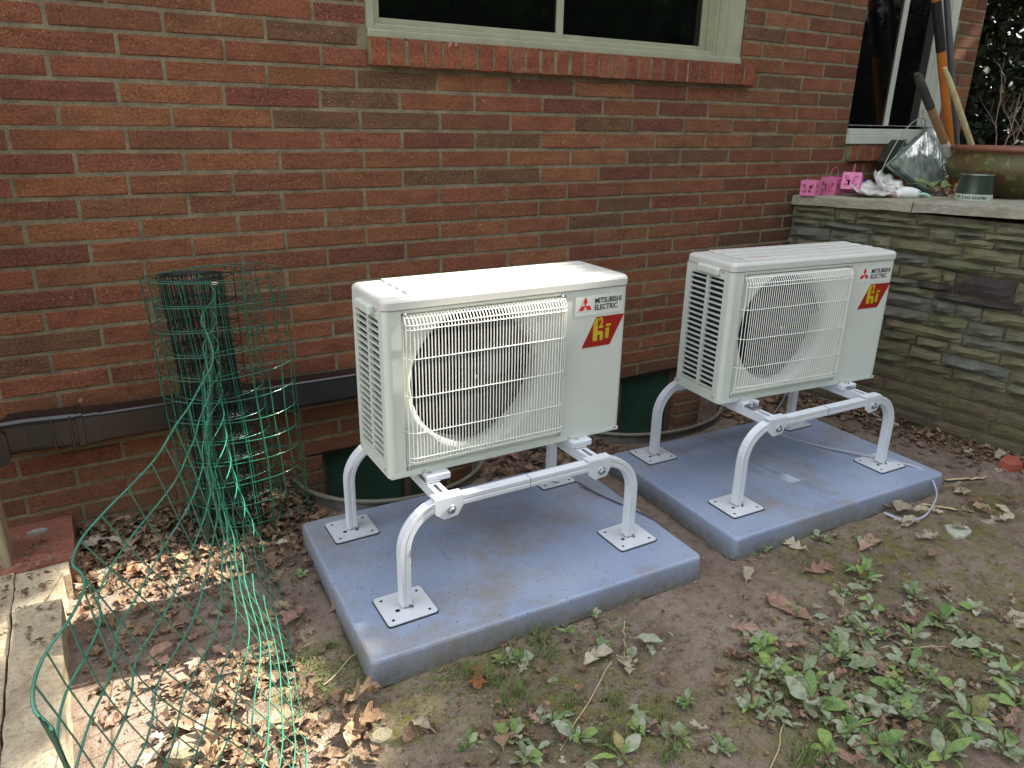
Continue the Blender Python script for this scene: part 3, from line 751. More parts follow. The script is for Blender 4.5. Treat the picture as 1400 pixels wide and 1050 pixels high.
    text_mesh('MITSUBISHI', .0235, F(.674,.4375), M_ink, u, sx=.86, bold=.0003)
    text_mesh('ELECTRIC', .0235, F(.674,.4165), M_ink, u, sx=.86, bold=.0003)
    bd = MB(); P4 = [(.633,.303),(.737,.298),(.784,.393),(.682,.397)]
    P4 = [(.634,.300),(.740,.300),(.790,.394),(.684,.394)]
    bd.add([(x,-.0006,z) for x,z in P4]+[(x,-.0016,z) for x,z in P4], [(4,5,6,7),(0,1,5,4),(1,2,6,5),(2,3,7,6),(3,0,4,7)])
    B_ = bd.build('badge', M_badge, u)
    def flat(polys, name, par, y=-.0017):
        q = MB()
        for P_ in polys:
            n_ = len(P_); q.add([(x,y-.0007,z) for x,z in P_]+[(x,y,z) for x,z in P_], [tuple(range(n_))[::-1]]+[(k,(k+1)%n_,n_+(k+1)%n_,n_+k) for k in range(n_)])
        return q.build(name, M_gold, par)
    flat([[(.6735,.318),(.6905,.318),(.6905,.3905),(.6850,.3905),(.6735,.372)], [(.6905,.348),(.7060,.348),(.7120,.342),(.7120,.318),(.7000,.318),(.7000,.336),(.6905,.336)]], 'letter_h', B_)
    flat([[(.7200,.322),(.7330,.322),(.7345,.3555),(.7215,.3555)], [(.7215,.3605),(.7390,.3605),(.7410,.3680),(.7230,.3680)]], 'letter_i', B_)
    text_mesh('2', .045, F(.6945,.3590,-.0018), M_gold, B_, sx=.72, bold=.0016)
    # wire grille
    gr = MB(); fr_ = -.026; nw = 52; xa, xb = .056, .562; rw = .0018
    for k in range(nw):
        x = xa+(xb-xa)*k/(nw-1); bulge = fr_
        t = min(k, nw-1-k); bulge = fr_+(.010 if t == 0 else .004 if t == 1 else 0)
        pts = [(x,.008,.466),(x,bulge*.4,.463),(x,bulge*.9,.447),(x,bulge,.436),(x,bulge,.060),(x,bulge*.9,.046),(x,bulge*.3,.034),(x,.008,.030)]
        gr.tube(pts, rw, 4, caps=False, smooth=True)
    for z in (.352, .245, .138): gr.tube([(xa,.008,z-.002),(xa+.001,fr_*.6,z),(xa+.02,fr_-.002,z),(xb-.02,fr_-.002,z),(xb-.001,fr_*.6,z),(xb,.008,z-.002)], .0015, 5)
    for z, y in ((.4625,-.012),(.445,-.025),(.433,-.028),(.063,-.028),(.049,-.025)): gr.tube([(xa,y+.012,z),(xa+.012,y,z),(xb-.012,y,z),(xb,y+.012,z)], .0017, 5)
    gr.tube([(xa,.006,.466),(xb,.006,.466),(xb,.006,.030),(xa,.006,.030)], .002, 5, closed=True)
    gr.build('grille', M_wire_white, u)
    # fan
    fan = MB(); hub = Matrix.Translation((cx, .052, cz)) @ Matrix.Rotation(PI/2, 4, 'X')
    fan.lathe([(0,.022),(.02,.022),(.034,.018),(.042,.006),(.044,-.02)], 28, T=hub)
    f_ = fan.build('fan', M_fan, u)
    for b_ in range(3):
        bl = MB(); vs = []; nr, na = 6, 8; a0 = b_*2*PI/3+.4
        for i in range(nr+1):
            r = .04+(.192-.04)*i/nr
            for j in range(na+1):
                a = a0+(-.42+.84*j/na)*(1+.18*math.sin(i))+.25*i/nr; y = .052+(j/na-.5)*.05*(1-.3*i/nr)
                vs.append((cx+r*math.cos(a), y, cz+r*math.sin(a)))
        bl.add(vs, [(i*(na+1)+j,i*(na+1)+j+1,(i+1)*(na+1)+j+1,(i+1)*(na+1)+j) for i in range(nr) for j in range(na)], smooth=True)
        bl.build('blade', M_fan, f_)
    nut = MB(); nut.lathe([(0,.006),(.005,.006),(.0065,0)], 8, T=Matrix.Translation((cx,.03,cz)) @ Matrix.Rotation(PI/2,4,'X')); nut.build('hub_nut', M_zinc, f_)
    fx = []
    for (x, z) in ((.060,.024),(.556,.028),(.10,.007),(.60,.009),(.78,.012),(.060,.470),(.556,.470)):
        q = MB(); q.lathe([(0,.0035),(.0035,.003),(.005,0)], 8, T=Matrix.Translation((x,-.0022,z)) @ Matrix.Rotation(PI/2,4,'X')); q.build('screw', M_zinc, u)
    for (y, z) in ((.05,.478),(.19,.478),(.236,.02),(.03,.02)):
        q = MB(); q.lathe([(0,.0035),(.0035,.003),(.005,0)], 8, T=Matrix.Translation((-.0005,y,z)) @ Matrix.Rotation(-PI/2,4,'Y')); q.build('screw', M_zinc, u)
    for x in (.10, .60):
        for y0_ in (-.028, UD-.03): ft = MB(); ft.bbox(x, y0_, -.022, x+.075, y0_+.055, -.0005, .003, segs=1); ft.build('foot', M_stand, u)
    return u
uA = make_unit('white outdoor air conditioner nearer the camera, next to the green wire roll', (.777, -.901, .4205), -.016, 'outdoor units on tube stands')
uB = copy_tree(uA); uB.location = (2.048, -.899, .4135); uB.rotation_euler = (0, 0, -.103)
uB['label'] = 'white outdoor air conditioner farther away, in front of the stone wall'

# ------------------------------------------------------------------ stands
def groove_prof():
    # square tube section with a shallow groove on each face
    h = 1.0; g = .10; w_ = .22; out = []
    for k in range(4):
        a = k*PI/2; c, s = math.cos(a), math.sin(a)
        for (x, y) in ((h, -h*.86), (h, -w_), (h-g, -w_*.6), (h-g, w_*.6), (h, w_), (h, h*.86)):
            out.append((x*c-y*s, x*s+y*c))
    return out
GP = groove_prof()
def make_stand(label, loc, rz, sx, sy):
    st = empty('tube_stand', label, 'stand', loc, rz, 'white tube stands on the pads')
    # local: origin front-left foot on pad top; x to the right foot sx, y back sy
    H = .306; R = .125; ht = .0155
    for y, nm in ((0, 'front_frame'), (sy, 'rear_frame')):
        pts = [(0,y,.014)]+[(0,y,.03+(H-R-.03)*k/3) for k in range(4)]
        pts += [(R-R*math.cos(PI/2*k/10), y, H-R+R*math.sin(PI/2*k/10)) for k in range(1,11)]
        pts += [(sx-R+R*math.sin(PI/2*k/10), y, H-R+R*math.cos(PI/2*k/10)) for k in range(0,11)]
        pts += [(sx,y,.03+(H-R-.03)*(3-k)/3) for k in range(1,4)]+[(sx,y,.014)]
        m = MB(); m.tube(pts, ht, prof=GP, smooth=False); fo = m.build(nm, M_stand, st)
        if y == 0:
            j = MB(); j.box(sx*.5-.0008, y-ht-.0006, H-ht-.0006, sx*.5+.0008, y+ht+.0006, H+ht+.0006); j.build('tube_joint', simple('joint_line', lin(120,124,128), .6), fo)
        for x in (0, sx):
            p = MB(); pr = roundrect(x-.073, y-.066, x+.073, y+.070, .010, 4); p.prism([(a,b) for a,b in pr], .004, .0075)
            pl = p.build('foot_plate', M_stand, st)
            rb = MB(); rb.prism(roundrect(x-.075, y-.068, x+.075, y+.072, .010, 4), .0002, .004); rb.build('rubber_mat', M_black, pl)
            b = MB(); b.lathe([(0,.018),(.006,.018),(.0085,.014),(.0085,.0078)], 6, T=Matrix.Translation((x+.006,y-.012,.0)), smooth=False)
            b.lathe([(0,.0096),(.013,.0092),(.013,.0076)], 12, T=Matrix.Translation((x+.006,y-.012,.0)))
            b.build('bolt', M_zinc, pl)
            h = MB()
            for (dx, dy) in ((-.054,.05),(.054,.05),(-.054,-.047),(.054,-.047)):
                h.lathe([(0,.0082),(.0045,.0082),(.0047,.0076)], 8, T=Matrix.Translation((x+dx,y+dy,.0)))
            h.box(x-.034,y-.018,.0076,x-.022,y-.007,.0081); h.build('bolt_hole', M_black, pl)
            lb = MB(); lb.box(x-.03,y+.010,.0076,x+.045,y+.022,.0080); lb.build('label_strip', M_sticker, pl)
    for xr in (.128, sx-.150):
        m = MB(); z1 = H+ht+.0005; w_ = .019
        y0, y1 = -.012, sy+.012
        for (a, b, c, d) in ((-w_, -w_+.003, z1-.030, z1), (w_-.003, w_, z1-.030, z1)): m.box(xr+a, y0+.035, c, xr+b, y1-.035, d)
        m.box(xr-w_, y0, z1, xr-.006, y1, z1+.003); m.box(xr+.006, y0, z1, xr+w_, y1, z1+.003)
        for yy in (y0, .075, .165, .33, .415, y1-.03): m.box(xr-.006, yy, z1, xr+.006, yy+.03, z1+.003)
        rl = m.build('cross_rail', M_stand, st)
        for y in (0, sy):
            sgn = -1 if y == 0 else 1; br = MB(); yf = y+sgn*(ht+.0008)
            poly = [(xr-.038, H+ht+.0045), (xr+.048, H+ht+.0045), (xr+.048, H-.010), (xr+.030, H-.040), (xr-.012, H-.045), (xr-.038, H-.024)]
            T_ = Matrix(((1,0,0,0),(0,0,1,0),(0,1,0,0),(0,0,0,1)))
            br.prism(poly, min(yf, yf+sgn*.003), max(yf, yf+sgn*.003), T=T_)
            br.box(xr-.038, min(y-ht*1, y+ht), H+ht+.0036, xr+.048, max(y-ht, y+ht), H+ht+.0062)
            bk = br.build('bracket', M_stand, st)
            bo = MB(); T2 = Matrix.Translation((xr+.010, yf+sgn*.003, H-.018)) @ Matrix.Rotation(PI/2*(1 if sgn < 0 else -1), 4, 'X')
            bo.lathe([(0,.003),(.013,.003),(.014,0)], 14, T=T2); bo.lathe([(0,.011),(.007,.0105),(.0095,.008),(.0095,.003)], 6, T=T2, smooth=False)
            bo.build('bolt', M_zinc, bk)
        # clips that hold the unit's feet
        for y in (.085, .385):
            cl = MB(); cl.bbox(xr-.022, y-.006, H+ht+.0055, xr+.024, y+.050, H+ht+.0095, .0018, segs=1)
            cl.bbox(xr-.020, y+.006, H+ht+.010, xr+.022, y+.046, H+ht+.014, .003, segs=1); c_ = cl.build('hold_down_clip', M_zinc, st)
            b = MB(); b.lathe([(0,.012),(.007,.012),(.009,.009),(.009,0)], 6, T=Matrix.Translation((xr,y+.022,H+ht+.0142)), smooth=False); b.build('bolt', M_zinc, c_)
    return st
sA = make_stand('white tube stand holding up the nearer outdoor unit', (.764, -1.014, .073), -.016, .79, .475)
sB = copy_tree(sA); sB.location = (2.035, -1.055, .073); sB.rotation_euler = (0,0,-.045); sB['label'] = 'white tube stand holding up the outdoor unit near the stone wall'

# ------------------------------------------------------------------ cables
cA = [(1.36,-.60,.36),(1.40,-.62,.25),(1.47,-.63,.14),(1.56,-.60,.0825),(1.628,-.61,.077),(1.645,-.72,.077),(1.665,-.82,.077),(1.692,-.907,.077),(1.712,-.985,.072),(1.735,-1.02,.055),(1.722,-1.05,.045),(1.700,-1.02,.055),(1.70,-.96,.077),(1.685,-.90,.079),(1.66,-.80,.079),(1.62,-.66,.079)]
m = MB(); m.tube(catmull(cA, 8), .0022, 6); o = m.build('cable', simple('dark_cable_jacket', lin(84,84,86), .5)); tag(o, 'thin dark cable trailing over the nearer pad with a looped end', 'cable')
cB = [(2.73,-.66,.40),(2.70,-.68,.25),(2.66,-.64,.12),(2.70,-.66,.078),(2.733,-.831,.078),(2.803,-.995,.0865),(2.89,-1.13,.082),(2.93,-1.22,.07),(2.86,-1.315,.045),(2.773,-1.357,.022),(2.675,-1.38,.012),(2.60,-1.36,.010),(2.575,-1.29,.012)]
m = MB(); c1 = catmull(cB, 8); m.tube(c1, .0028, 6); m.tube([p+Vector((.0065,.0035,.001)) for p in c1], .0028, 6)
o = m.build('cable', simple('grey_violet_cable_jacket', lin(168,170,182), .35)); tag(o, 'twin grey cable curling off the farther pad onto the soil in a hoop', 'cable')

# ------------------------------------------------------------------ left step, timbers, post
def rough_block(name, x0, y0, z0, x1, y1, z1, mat, label, cat, rz=0, nz=1, amp=.004, group=None):
    nx, ny = max(3, int((x1-x0)/.03)), max(3, int((y1-y0)/.03)); mb = MB(); vs = []; idx = {}
    def put(x, y, z):
        p = Vector((x,y,z)); d = Vector((noise.noise(p*17+Vector((9,0,0))), noise.noise(p*17), noise.noise(p*13+Vector((0,5,0)))))*amp
        vs.append(p+d); return len(vs)-1
    top = [[put(x0+(x1-x0)*i/nx, y0+(y1-y0)*j/ny, z1-(.003 if i in (0,nx) or j in (0,ny) else 0)) for i in range(nx+1)] for j in range(ny+1)]
    fs = [(top[j][i], top[j][i+1], top[j+1][i+1], top[j+1][i]) for j in range(ny) for i in range(nx)]
    per = [top[0][i] for i in range(nx+1)]+[top[j][nx] for j in range(1,ny+1)]+[top[ny][i] for i in range(nx-1,-1,-1)]+[top[j][0] for j in range(ny-1,0,-1)]
    lo = [put(vs[q].x, vs[q].y, z0) for q in per]
    for k in range(len(per)): k2 = (k+1) % len(per); fs.append((per[k], lo[k], lo[k2], per[k2]))
    mb.add(vs, fs); o = mb.build(name, mat, rot=None); tag(o, label, cat, group); return o
rough_block('landscape_timber', -.183, -2.3, -.03, -.068, -.385, .098, M_timber, 'rough tan landscape timber next to the soil, its end by the red slab', 'timber', amp=.006, group='timbers edging the left side')
rough_block('landscape_timber', -.36, -2.3, -.03, -.19, -.72, .094, M_timber, 'outer rough tan landscape timber at the left edge of the view', 'timber', amp=.005, group='timbers edging the left side')
rough_block('landscape_timber', -.36, -.71, -.03, -.19, -.30, .086, M_timber, 'short rough tan timber ahead of the wooden post', 'timber', amp=.006, group='timbers edging the left side')
rough_block('flagstone', -.30, -.30, -.03, -.032, .004, .088, M_redslab, 'reddish flagstone step in the corner by the brick wall', 'flagstone', amp=.004)
rough_block('flagstone', -.187, -.38, -.03, -.05, -.303, .080, M_timber, 'small worn block between the red flagstone and the timber', 'stone block', amp=.004)
m = MB(); m.bbox(-.31,-.27,.08,-.195,-.155,1.6,.006); o = m.build('wooden_post', M_post); tag(o, 'weathered square wooden post standing at the left edge', 'post')
def flat_stone(cx, cy, cz, r, h, mat, name, label, cat, seed, n=9, sq=.75):
    rr = random.Random(seed); pts = [(cx+math.cos(2*PI*k/n)*r*rr.uniform(.75,1.1), cy+math.sin(2*PI*k/n)*r*sq*rr.uniform(.75,1.1)) for k in range(n)]
    vs = [(x,y,cz-.01) for x,y in pts]+[(x+rr.uniform(-.003,.003),y,cz+h*rr.uniform(.6,.9)) for x,y in pts]+[(cx+(x-cx)*.8,cy+(y-cy)*.8,cz+h*rr.uniform(.85,1.1)) for x,y in pts]+[(cx,cy,cz+h)]
    mb = MB(); fs = [(k+a,(k+1)%n+a,(k+1)%n+n+a,k+n+a) for a in (0,n) for k in range(n)]+[(2*n+k,2*n+(k+1)%n,3*n) for k in range(n)]
    mb.add(vs, fs); o = mb.build(name, mat); tag(o, label, cat); return o
M_rock = stone_mat('field_stone', [(168,154,130),(160,150,128)])
flat_stone(.174,-1.175,.0,.060,.030,M_rock,'rock','rounded beige rock under the unrolled wire mesh','rock',3)
flat_stone(2.700,-1.500,.0,.058,.018,simple('pale_stone', lin(168,170,150), .9, bump=.6, scale=60),'rock','flat pale greenish stone lying on bare soil right of the pads','rock',5,7)
flat_stone(.560,-1.352,.0,.032,.014,M_rock,'rock','small beige rock by the front-left corner of the nearer pad','rock',8)
flat_stone(3.44,-1.30,.0,.06,.045,simple('red_brick_bat', lin(158,82,66), .9, bump=.5, scale=60),'brick_fragment','broken red brick piece at the foot of the stone wall','brick',6,5)
flat_stone(-.129,-.085,.088,.030,.010,simple('grey_flake', lin(142,142,132), .9, scale=60),'stone_chip','grey stone flake lying on the red flagstone','stone',9,6,.5)
flat_stone(.121,-.33,.004,.030,.016,simple('terracotta', lin(196,118,84), .85, bump=.3),'terracotta_shard','orange terracotta shard in the leaves behind the mesh','shard',4,5)
flat_stone(.20,-.07,.01,.032,.022,simple('red_shard', lin(150,62,44), .85, bump=.3),'terracotta_shard','dark red shard half buried at the brick wall foot','shard',14,5)

# ------------------------------------------------------------------ wire fence roll
fence = empty('wire_fence_roll', 'roll of green vinyl welded wire fence standing by the wall, its end unrolled', 'wire fence', (.5,-.22,0))
FO = Vector((.5,-.22,0)); FH = .908; NL = 13; WR = .0015
wires = []
fr = random.Random(5)
# tight coil + loose outer loop: plan polyline; lean grows with height
plan = []; N0 = 6.7
ccx, ccy = .462, -.215
for k in range(int(N0*26)):
    a = 2*PI*k/26; r = .048+.060*(k/(N0*26))+.004*math.sin(a*1.3+k*.11)
    plan.append((ccx+r*math.cos(a), ccy+r*math.sin(a)*.92, 0))
a_end = 2*PI*(int(N0*26)-1)/26
# outer loops
for k in range(1, 60):
    f = k/59; a = a_end+f*2*PI*1.62; g = min(1, f*1.6)
    rx = .108+(.205-.108)*g; ry = .100+(.150-.100)*g
    cxo = ccx+(.515-ccx)*g; cyo = ccy+(-.200-ccy)*g
    plan.append((cxo+rx*math.cos(a), cyo+ry*math.sin(a), 1))
PL_ = plan
def lean(x, y, h):   # whole roll leans slightly to the left and to the wall
    q = h/FH; return Vector((x-.050*q*(1 if x < .56 else .6)+.004*math.sin(9*q+x*20), y-.015*q+.0, h))
def resample(pts, step):
    out = [Vector(pts[0])]; acc = 0
    for a, b in zip(pts[:-1], pts[1:]):
        a = Vector(a); b = Vector(b); d = (b-a).length; t = step-acc
        while t <= d: out.append(a+(b-a)*(t/d)); t += step
        acc = (acc+d) % step
    return out
pl3 = [Vector((x,y,0)) for x,y,_ in PL_]
def add_wire(pts, dark=False, r_=None, lit=False):
    m = MB(); m.tube([p-FO for p in pts], r_ or WR, 4, caps=False, smooth=True); return m.build('wire', M_fence_shade if dark else (M_fence_lit if lit else M_fence_green), fence)
split = int(N0*26)-8
SHW = .0014
for j in range(NL):
    h = .006+(FH-.006)*j/(NL-1)
    add_wire([lean(p.x, p.y, h+fr.uniform(-.001,.001)) for p in pl3[:split+1]], True)
    add_wire([lean(p.x, p.y, h+.004*math.sin(i*.35+j)) for i, p in enumerate(pl3[split:])], False)
for i, p in enumerate(resample(pl3[:split], .053)):
    add_wire([lean(p.x, p.y, FH*k/6)+Vector((fr.uniform(-.0015,.0015), fr.uniform(-.0015,.0015), 0)) for k in range(7)], True)
for p in resample(pl3[split:], .0508):
    add_wire([lean(p.x, p.y, FH*k/6) for k in range(7)], False)
# unrolled sheet: top edge T and bottom edge B, 5 cm cross wires between
endp = pl3[-1]
T0 = lean(endp.x, endp.y, FH)
Tk = [T0, Vector((.46,-.34,.895)), Vector((.445,-.47,.89)), Vector((.372,-.66,.885)), Vector((.352,-.84,.88)), Vector((.335,-1.02,.875)), Vector((.292,-1.16,.865)),
      Vector((.266,-1.224,.853)), Vector((.226,-1.30,.847)), Vector((.192,-1.371,.843)), Vector((.163,-1.432,.84)), Vector((.129,-1.493,.834)), Vector((.097,-1.549,.828)),
      Vector((.068,-1.60,.822)), Vector((.049,-1.653,.818)), Vector((.053,-1.70,.824)), Vector((.056,-1.747,.829)), Vector((.047,-1.796,.827)), Vector((.03,-1.838,.824)), Vector((.014,-1.882,.819)), Vector((.006,-1.92,.812)), Vector((.016,-1.945,.80))]
Bk = [Vector((endp.x,endp.y,.006)), Vector((.50,-.36,.006)), Vector((.51,-.47,.006)), Vector((.50,-.58,.006)), Vector((.49,-.69,.007)), Vector((.478,-.79,.008)), Vector((.466,-.86,.009)),
      Vector((.454,-.925,.01)), Vector((.442,-1.005,.01)), Vector((.43,-1.079,.01)), Vector((.419,-1.148,.01)), Vector((.409,-1.213,.01)), Vector((.399,-1.274,.01)),
      Vector((.39,-1.331,.01)), Vector((.372,-1.386,.01)), Vector((.35,-1.437,.01)), Vector((.325,-1.485,.012)), Vector((.30,-1.531,.015)), Vector((.27,-1.574,.02)), Vector((.24,-1.615,.025)), Vector((.215,-1.65,.03)), Vector((.20,-1.67,.03))]
TT = catmull(Tk, 4); BB = catmull(Bk, 4)
def SHEET(i, v):       # i index into TT/BB, v 0 top..1 bottom
    a, b = TT[i], BB[i]; q = i/len(TT)
    nrm = Vector((-.8,-.35,.0)); bow = math.sin(PI*v)*(.03+.03*math.sin(q*9)+.04*math.exp(-((i-18)/14)**2))+ .010*math.sin(v*9+q*24)*(1-v)
    crease = .018*math.exp(-((i-58)/5)**2)*math.sin(v*7)
    return a.lerp(b, v)+nrm*(bow+crease)
for j in range(NL):
    v = j/(NL-1); add_wire([SHEET(i, v) for i in range(len(TT))], r_=.0021 if j == 0 else .0017, lit=True)
for i in range(3, 27, 4): add_wire([SHEET(i, k/12) for k in range(13)], r_=SHW)
for i in range(28, len(TT), 4): add_wire([SHEET(i, k/14) for k in range(15)], r_=SHW, lit=True)
for i, d in ((len(TT)-1, .0), (len(TT)-1, .004), (len(TT)-2, .007), (len(TT)-2, .011), (len(TT)-3, .012)):
    add_wire([SHEET(i, k/14)+Vector((-.2,-.3,.9))*d+Vector((0,0,.003*math.sin(k+i+d*400))) for k in range(15)])
# garden stake
st = empty('garden_stake', 'dark green steel fence stake leaning in front of the wire roll', 'stake', (.345,-.30,0))
m = MB(); base = Vector((0.0,0,0)); top = Vector((.118,-.04,.90)); pr = [(-1,-.6),(1,-.6),(1,.5),(.75,.5),(.75,-.35),(-.75,-.35),(-.75,.5),(-1,.5)]
m.tube([base, base.lerp(top,.5), top], .0115, prof=pr, smooth=False); m.build('channel', M_stake, st)
m = MB(); m.tube([top, top+(top-base).normalized()*.006], .010, 6); m.build('worn_tip', simple('bare_tip', lin(210,170,140), .7), st)

# ------------------------------------------------------------------ things on the slate cap and terrace
def capz(x, y): return 1.036+.034*max(0, -y)
M_pink = simple('pink_painted_tin', lin(214,120,160), .5, var=.1, scale=30)
def lantern(loc, rz, tilt, label, s=.085, handle=True, lying=False):
    e = empty('pink_lantern', label, 'lantern', loc, 0, 'pink tin lanterns on the slate cap'); e.rotation_euler = (tilt[0], tilt[1], rz)
    h = s*1.0; t = .0015
    for k in range(4):
        # a punched wall: ring of quads around a butterfly-like hole pattern
        m = MB(); T_ = Matrix.Rotation(k*PI/2, 4, 'Z') @ Matrix.Translation((0, -s/2, 0))
        rows9 = ['.........','.........','.oo...oo.','.ooo.ooo.','..oo.oo..','...o.o...','.ooo.ooo.','..o...o..','.........']
        n = 9; a = s/n; q = h/n
        for j in range(n):
            i = 0
            while i < n:
                if rows9[j][i] == 'o': i += 1; continue
                i0 = i
                while i < n and rows9[j][i] != 'o': i += 1
                m.box(-s/2+i0*a, -t, (n-1-j)*q, -s/2+i*a, 0, (n-j)*q, T=T_)
        m.build('punched_side', M_pink, e)
    m = MB(); m.box(-s/2, -s/2, 0.0005, s/2, s/2, .002); m.build('floor', M_pink, e)
    if handle:
        m = MB(); m.tube([(math.cos(a)*s*.46, 0, h+math.sin(a)*s*.62) for a in [PI*k/12 for k in range(13)]], .0016, 5); m.build('handle', M_pink, e)
    return e
lantern((3.435,-.085,capz(0,-.085)), .35, (0,0), 'open pink punched tin box at the far left end of the slate cap', .075, handle=False)
lantern((3.60,-.09,capz(0,-.09)), .1, (.05,-.05), 'upright pink lantern with butterfly cut-outs, rear one with its hoop handle up', .085)
lantern((3.60,-.20,capz(0,-.2)+.022), .5, (0,.30), 'tilted pink lantern with butterfly cut-outs, front one leaning on its mate', .085)
# blue bowl
m = MB(); m.lathe([(0,.004),(.04,.0),(.065,.03),(.075,.07),(.072,.07),(.062,.032),(.038,.006),(0,.008)], 28)
o = m.build('blue_bowl', simple('cobalt_glaze', lin(24,34,110), .15), loc=(3.80,-.10,capz(0,-.10))); tag(o, 'small cobalt blue bowl behind the pink lanterns', 'bowl')
# scalloped dishes
M_dish = Mat('white_weathered_ceramic', .6); 
_f = M_dish.noise(18, 5, .7); M_dish.color(M_dish.mix(M_dish.ramp(_f, [(.45, G(0)), (.62, G(.8))]), lin(226,226,222), lin(140,124,102))); M_dish.bump(M_dish.noise(60,4), .5, .003)
def dish(loc, rot, r, label, depth=.035, nl=11):
    mb = MB(); vs = []; NR, NA = 7, 66
    for a in range(NA):
        t = 2*PI*a/NA; sc_ = .5+.5*math.cos(nl*t)
        for i in range(NR+1):
            f = i/NR; rr = r*f*(1+.07*sc_*f*f); z = depth*f*f+.014*f**3*sc_
            vs.append((rr*math.cos(t), rr*math.sin(t)*.78, z))
        for i in range(NR, -1, -1):
            f = i/NR; rr = r*f*(1+.07*sc_*f*f)*.99; z = depth*f*f+.014*f**3*sc_-.008
            vs.append((rr*math.cos(t), rr*math.sin(t)*.78, z))
    K = 2*NR+2
    mb.add(vs, [(a*K+i, ((a+1)%NA)*K+i, ((a+1)%NA)*K+i+1, a*K+i+1) for a in range(NA) for i in range(K-1)], smooth=True)
    o = mb.build('scalloped_dish', M_dish.m, loc=loc, rot=rot); tag(o, label, 'dish', 'scalloped dishes on the slate cap'); return o
dish((3.655,-.30,capz(0,-.30)+.010), (.10,-.12,.4), .14, 'white scalloped dish lying flattest, in front of the pink lanterns', .028)
dish((3.80,-.27,capz(0,-.27)+.022), (.45,-.22,.7), .13, 'dirt stained scalloped dish propped on edge behind the flat white one', .04)
# glove
ge = empty('garden_glove', 'white garden glove with green trim crumpled on the cap edge', 'glove', (3.70,-.44,capz(0,-.44)+.012), -.45)
m = MB(); m.tube(catmull([(-.06,0,0),(-.03,.004,.008),(.0,0,.012),(.04,-.004,.008),(.07,0,.002)], 5), [.010]+[.018+.010*math.sin(PI*k/19) for k in range(19)]+[.012], 10); m.build('palm', simple('white_knit', lin(222,224,220), .95, bump=.6, scale=80), ge)
for k in range(4):
    m = MB(); y = -.022+.014*k; m.tube(catmull([(.05,y,.006),(.085,y*1.2,.006),(.10-.006*k,y*1.4,-.002),(.104-.006*k,y*1.5,-.006)], 4), .0075, 8); m.build('finger', simple('knit_green', lin(150,190,168), .95, bump=.4, scale=80), ge)
m = MB(); m.tube(catmull([(-.05,.0,.022),(0,-.02,.026),(.05,-.022,.018),(.09,-.018,.01)], 5), .0035, 6); m.build('trim', simple('green_trim', lin(54,134,104), .8), ge)
m = MB(); m.tube([(-.062+.0*math.cos(a),.019*math.cos(a),.002+.013*math.sin(a)) for a in [2*PI*k/14 for k in range(14)]], .004, 6, closed=True); m.build('cuff', simple('pink_cuff', lin(196,150,150), .9), ge)
# glass block (big textured slab, leaning)
def glass_slab():
    m = Mat('aged_glass_block', .12); m.b.inputs['Specular IOR Level'].default_value = .8
    f = m.noise(24, 4, .6, stretch=(1,1,.4)); v = m.vor(16)
    c = m.mix(m.ramp(f, [(.4, G(0)), (.6, G(1))]), lin(120,140,126), lin(168,184,172)); c = m.mix(m.ramp(v, [(.2, G(.7)), (.5, G(0))]), c, lin(206,212,212))
    m.color(c); m.b.inputs['Transmission Weight'].default_value = .35; m.bump(m.math('ADD', f, m.math('MULTIPLY', v, .4)), .6, .006); return m.m
e = empty('glass_block', 'pale green wrinkled glass block leaning on its corner beneath the shovel', 'glass block', (4.10,-.22,capz(0,-.2)))
W0 = [(3.85,-.25,1.20),(4.205,-.20,1.385),(4.53,-.24,1.19),(4.13,-.30,1.055)]
vs = [Vector(p)-Vector(e.location) for p in W0]; ctr = sum(vs, Vector())/4
nf = (vs[2]-vs[0]).cross(vs[3]-vs[1]).normalized(); nf = nf if nf.y < 0 else -nf
m = MB(); grid = []; NN = 12
def bil(u, v): return (vs[0]*(1-u)+vs[1]*u)*(1-v)+(vs[3]*(1-u)+vs[2]*u)*v
gv = [bil(i/NN, j/NN)+nf*(.003*noise.noise(Vector((i*.8,j*.5,0)))) for j in range(NN+1) for i in range(NN+1)]
m.add(gv, [(j*13+i, j*13+i+1, (j+1)*13+i+1, (j+1)*13+i) for j in range(NN) for i in range(NN)], smooth=True)
bk = [v-nf*.05 for v in vs]; m.add(vs+bk, [(0,1,5,4),(1,2,6,5),(2,3,7,6),(3,0,4,7),(4,5,6,7)]); m.build('glass_body', glass_slab(), e)
m = MB(); m.tube([v+nf*.002-nf*.026 for v in vs], .006, 6, closed=True); m.build('edge_seam', simple('block_seam', lin(76,88,80), .5), e)
# black lantern with wire bail
e = empty('metal_lantern', 'dark tin box lantern with a white label and tall wire bail', 'lantern', (4.10,-.07,1.20)); e.rotation_euler = (0, -.62, .25)
m = MB(); m.bbox(-.10,-.045,-.02,.10,.035,.07,.006); m.build('box_body', simple('dark_green_tin', lin(40,52,44), .3, .4, .4, 30), e)
m = MB(); m.box(-.085,-.0475,.020,.055,-.0455,.060); q = m.build('paper_label', simple('label_paper', lin(206,210,214), .6), e)
m = MB()
for k in range(9): m.box(-.07+k*.012,-.0485,.032,-.063+k*.012,-.0478,.046+.004*(k%3))
m.build('print', M_ink, q)
m = MB(); m.tube([(-.10,-.046,.07),(.10,-.046,.07)], .004, 6); m.tube([(-.10,-.046,-.02),(.10,-.046,-.02)], .004, 6); m.build('rolled_edge', simple('tin_edge', lin(130,140,134), .25, .8), e)
m = MB(); wp = catmull([(-.33,-.10,-.10),(-.24,-.09,.06),(-.12,-.08,.19),(.0,-.07,.245),(.075,-.06,.225),(.10,-.03,.14),(.09,0,.06)], 7)
e2 = empty('wire_hook', 'thin looped wire hoop arching over the tin lantern', 'wire', (4.10,-.10,1.20))
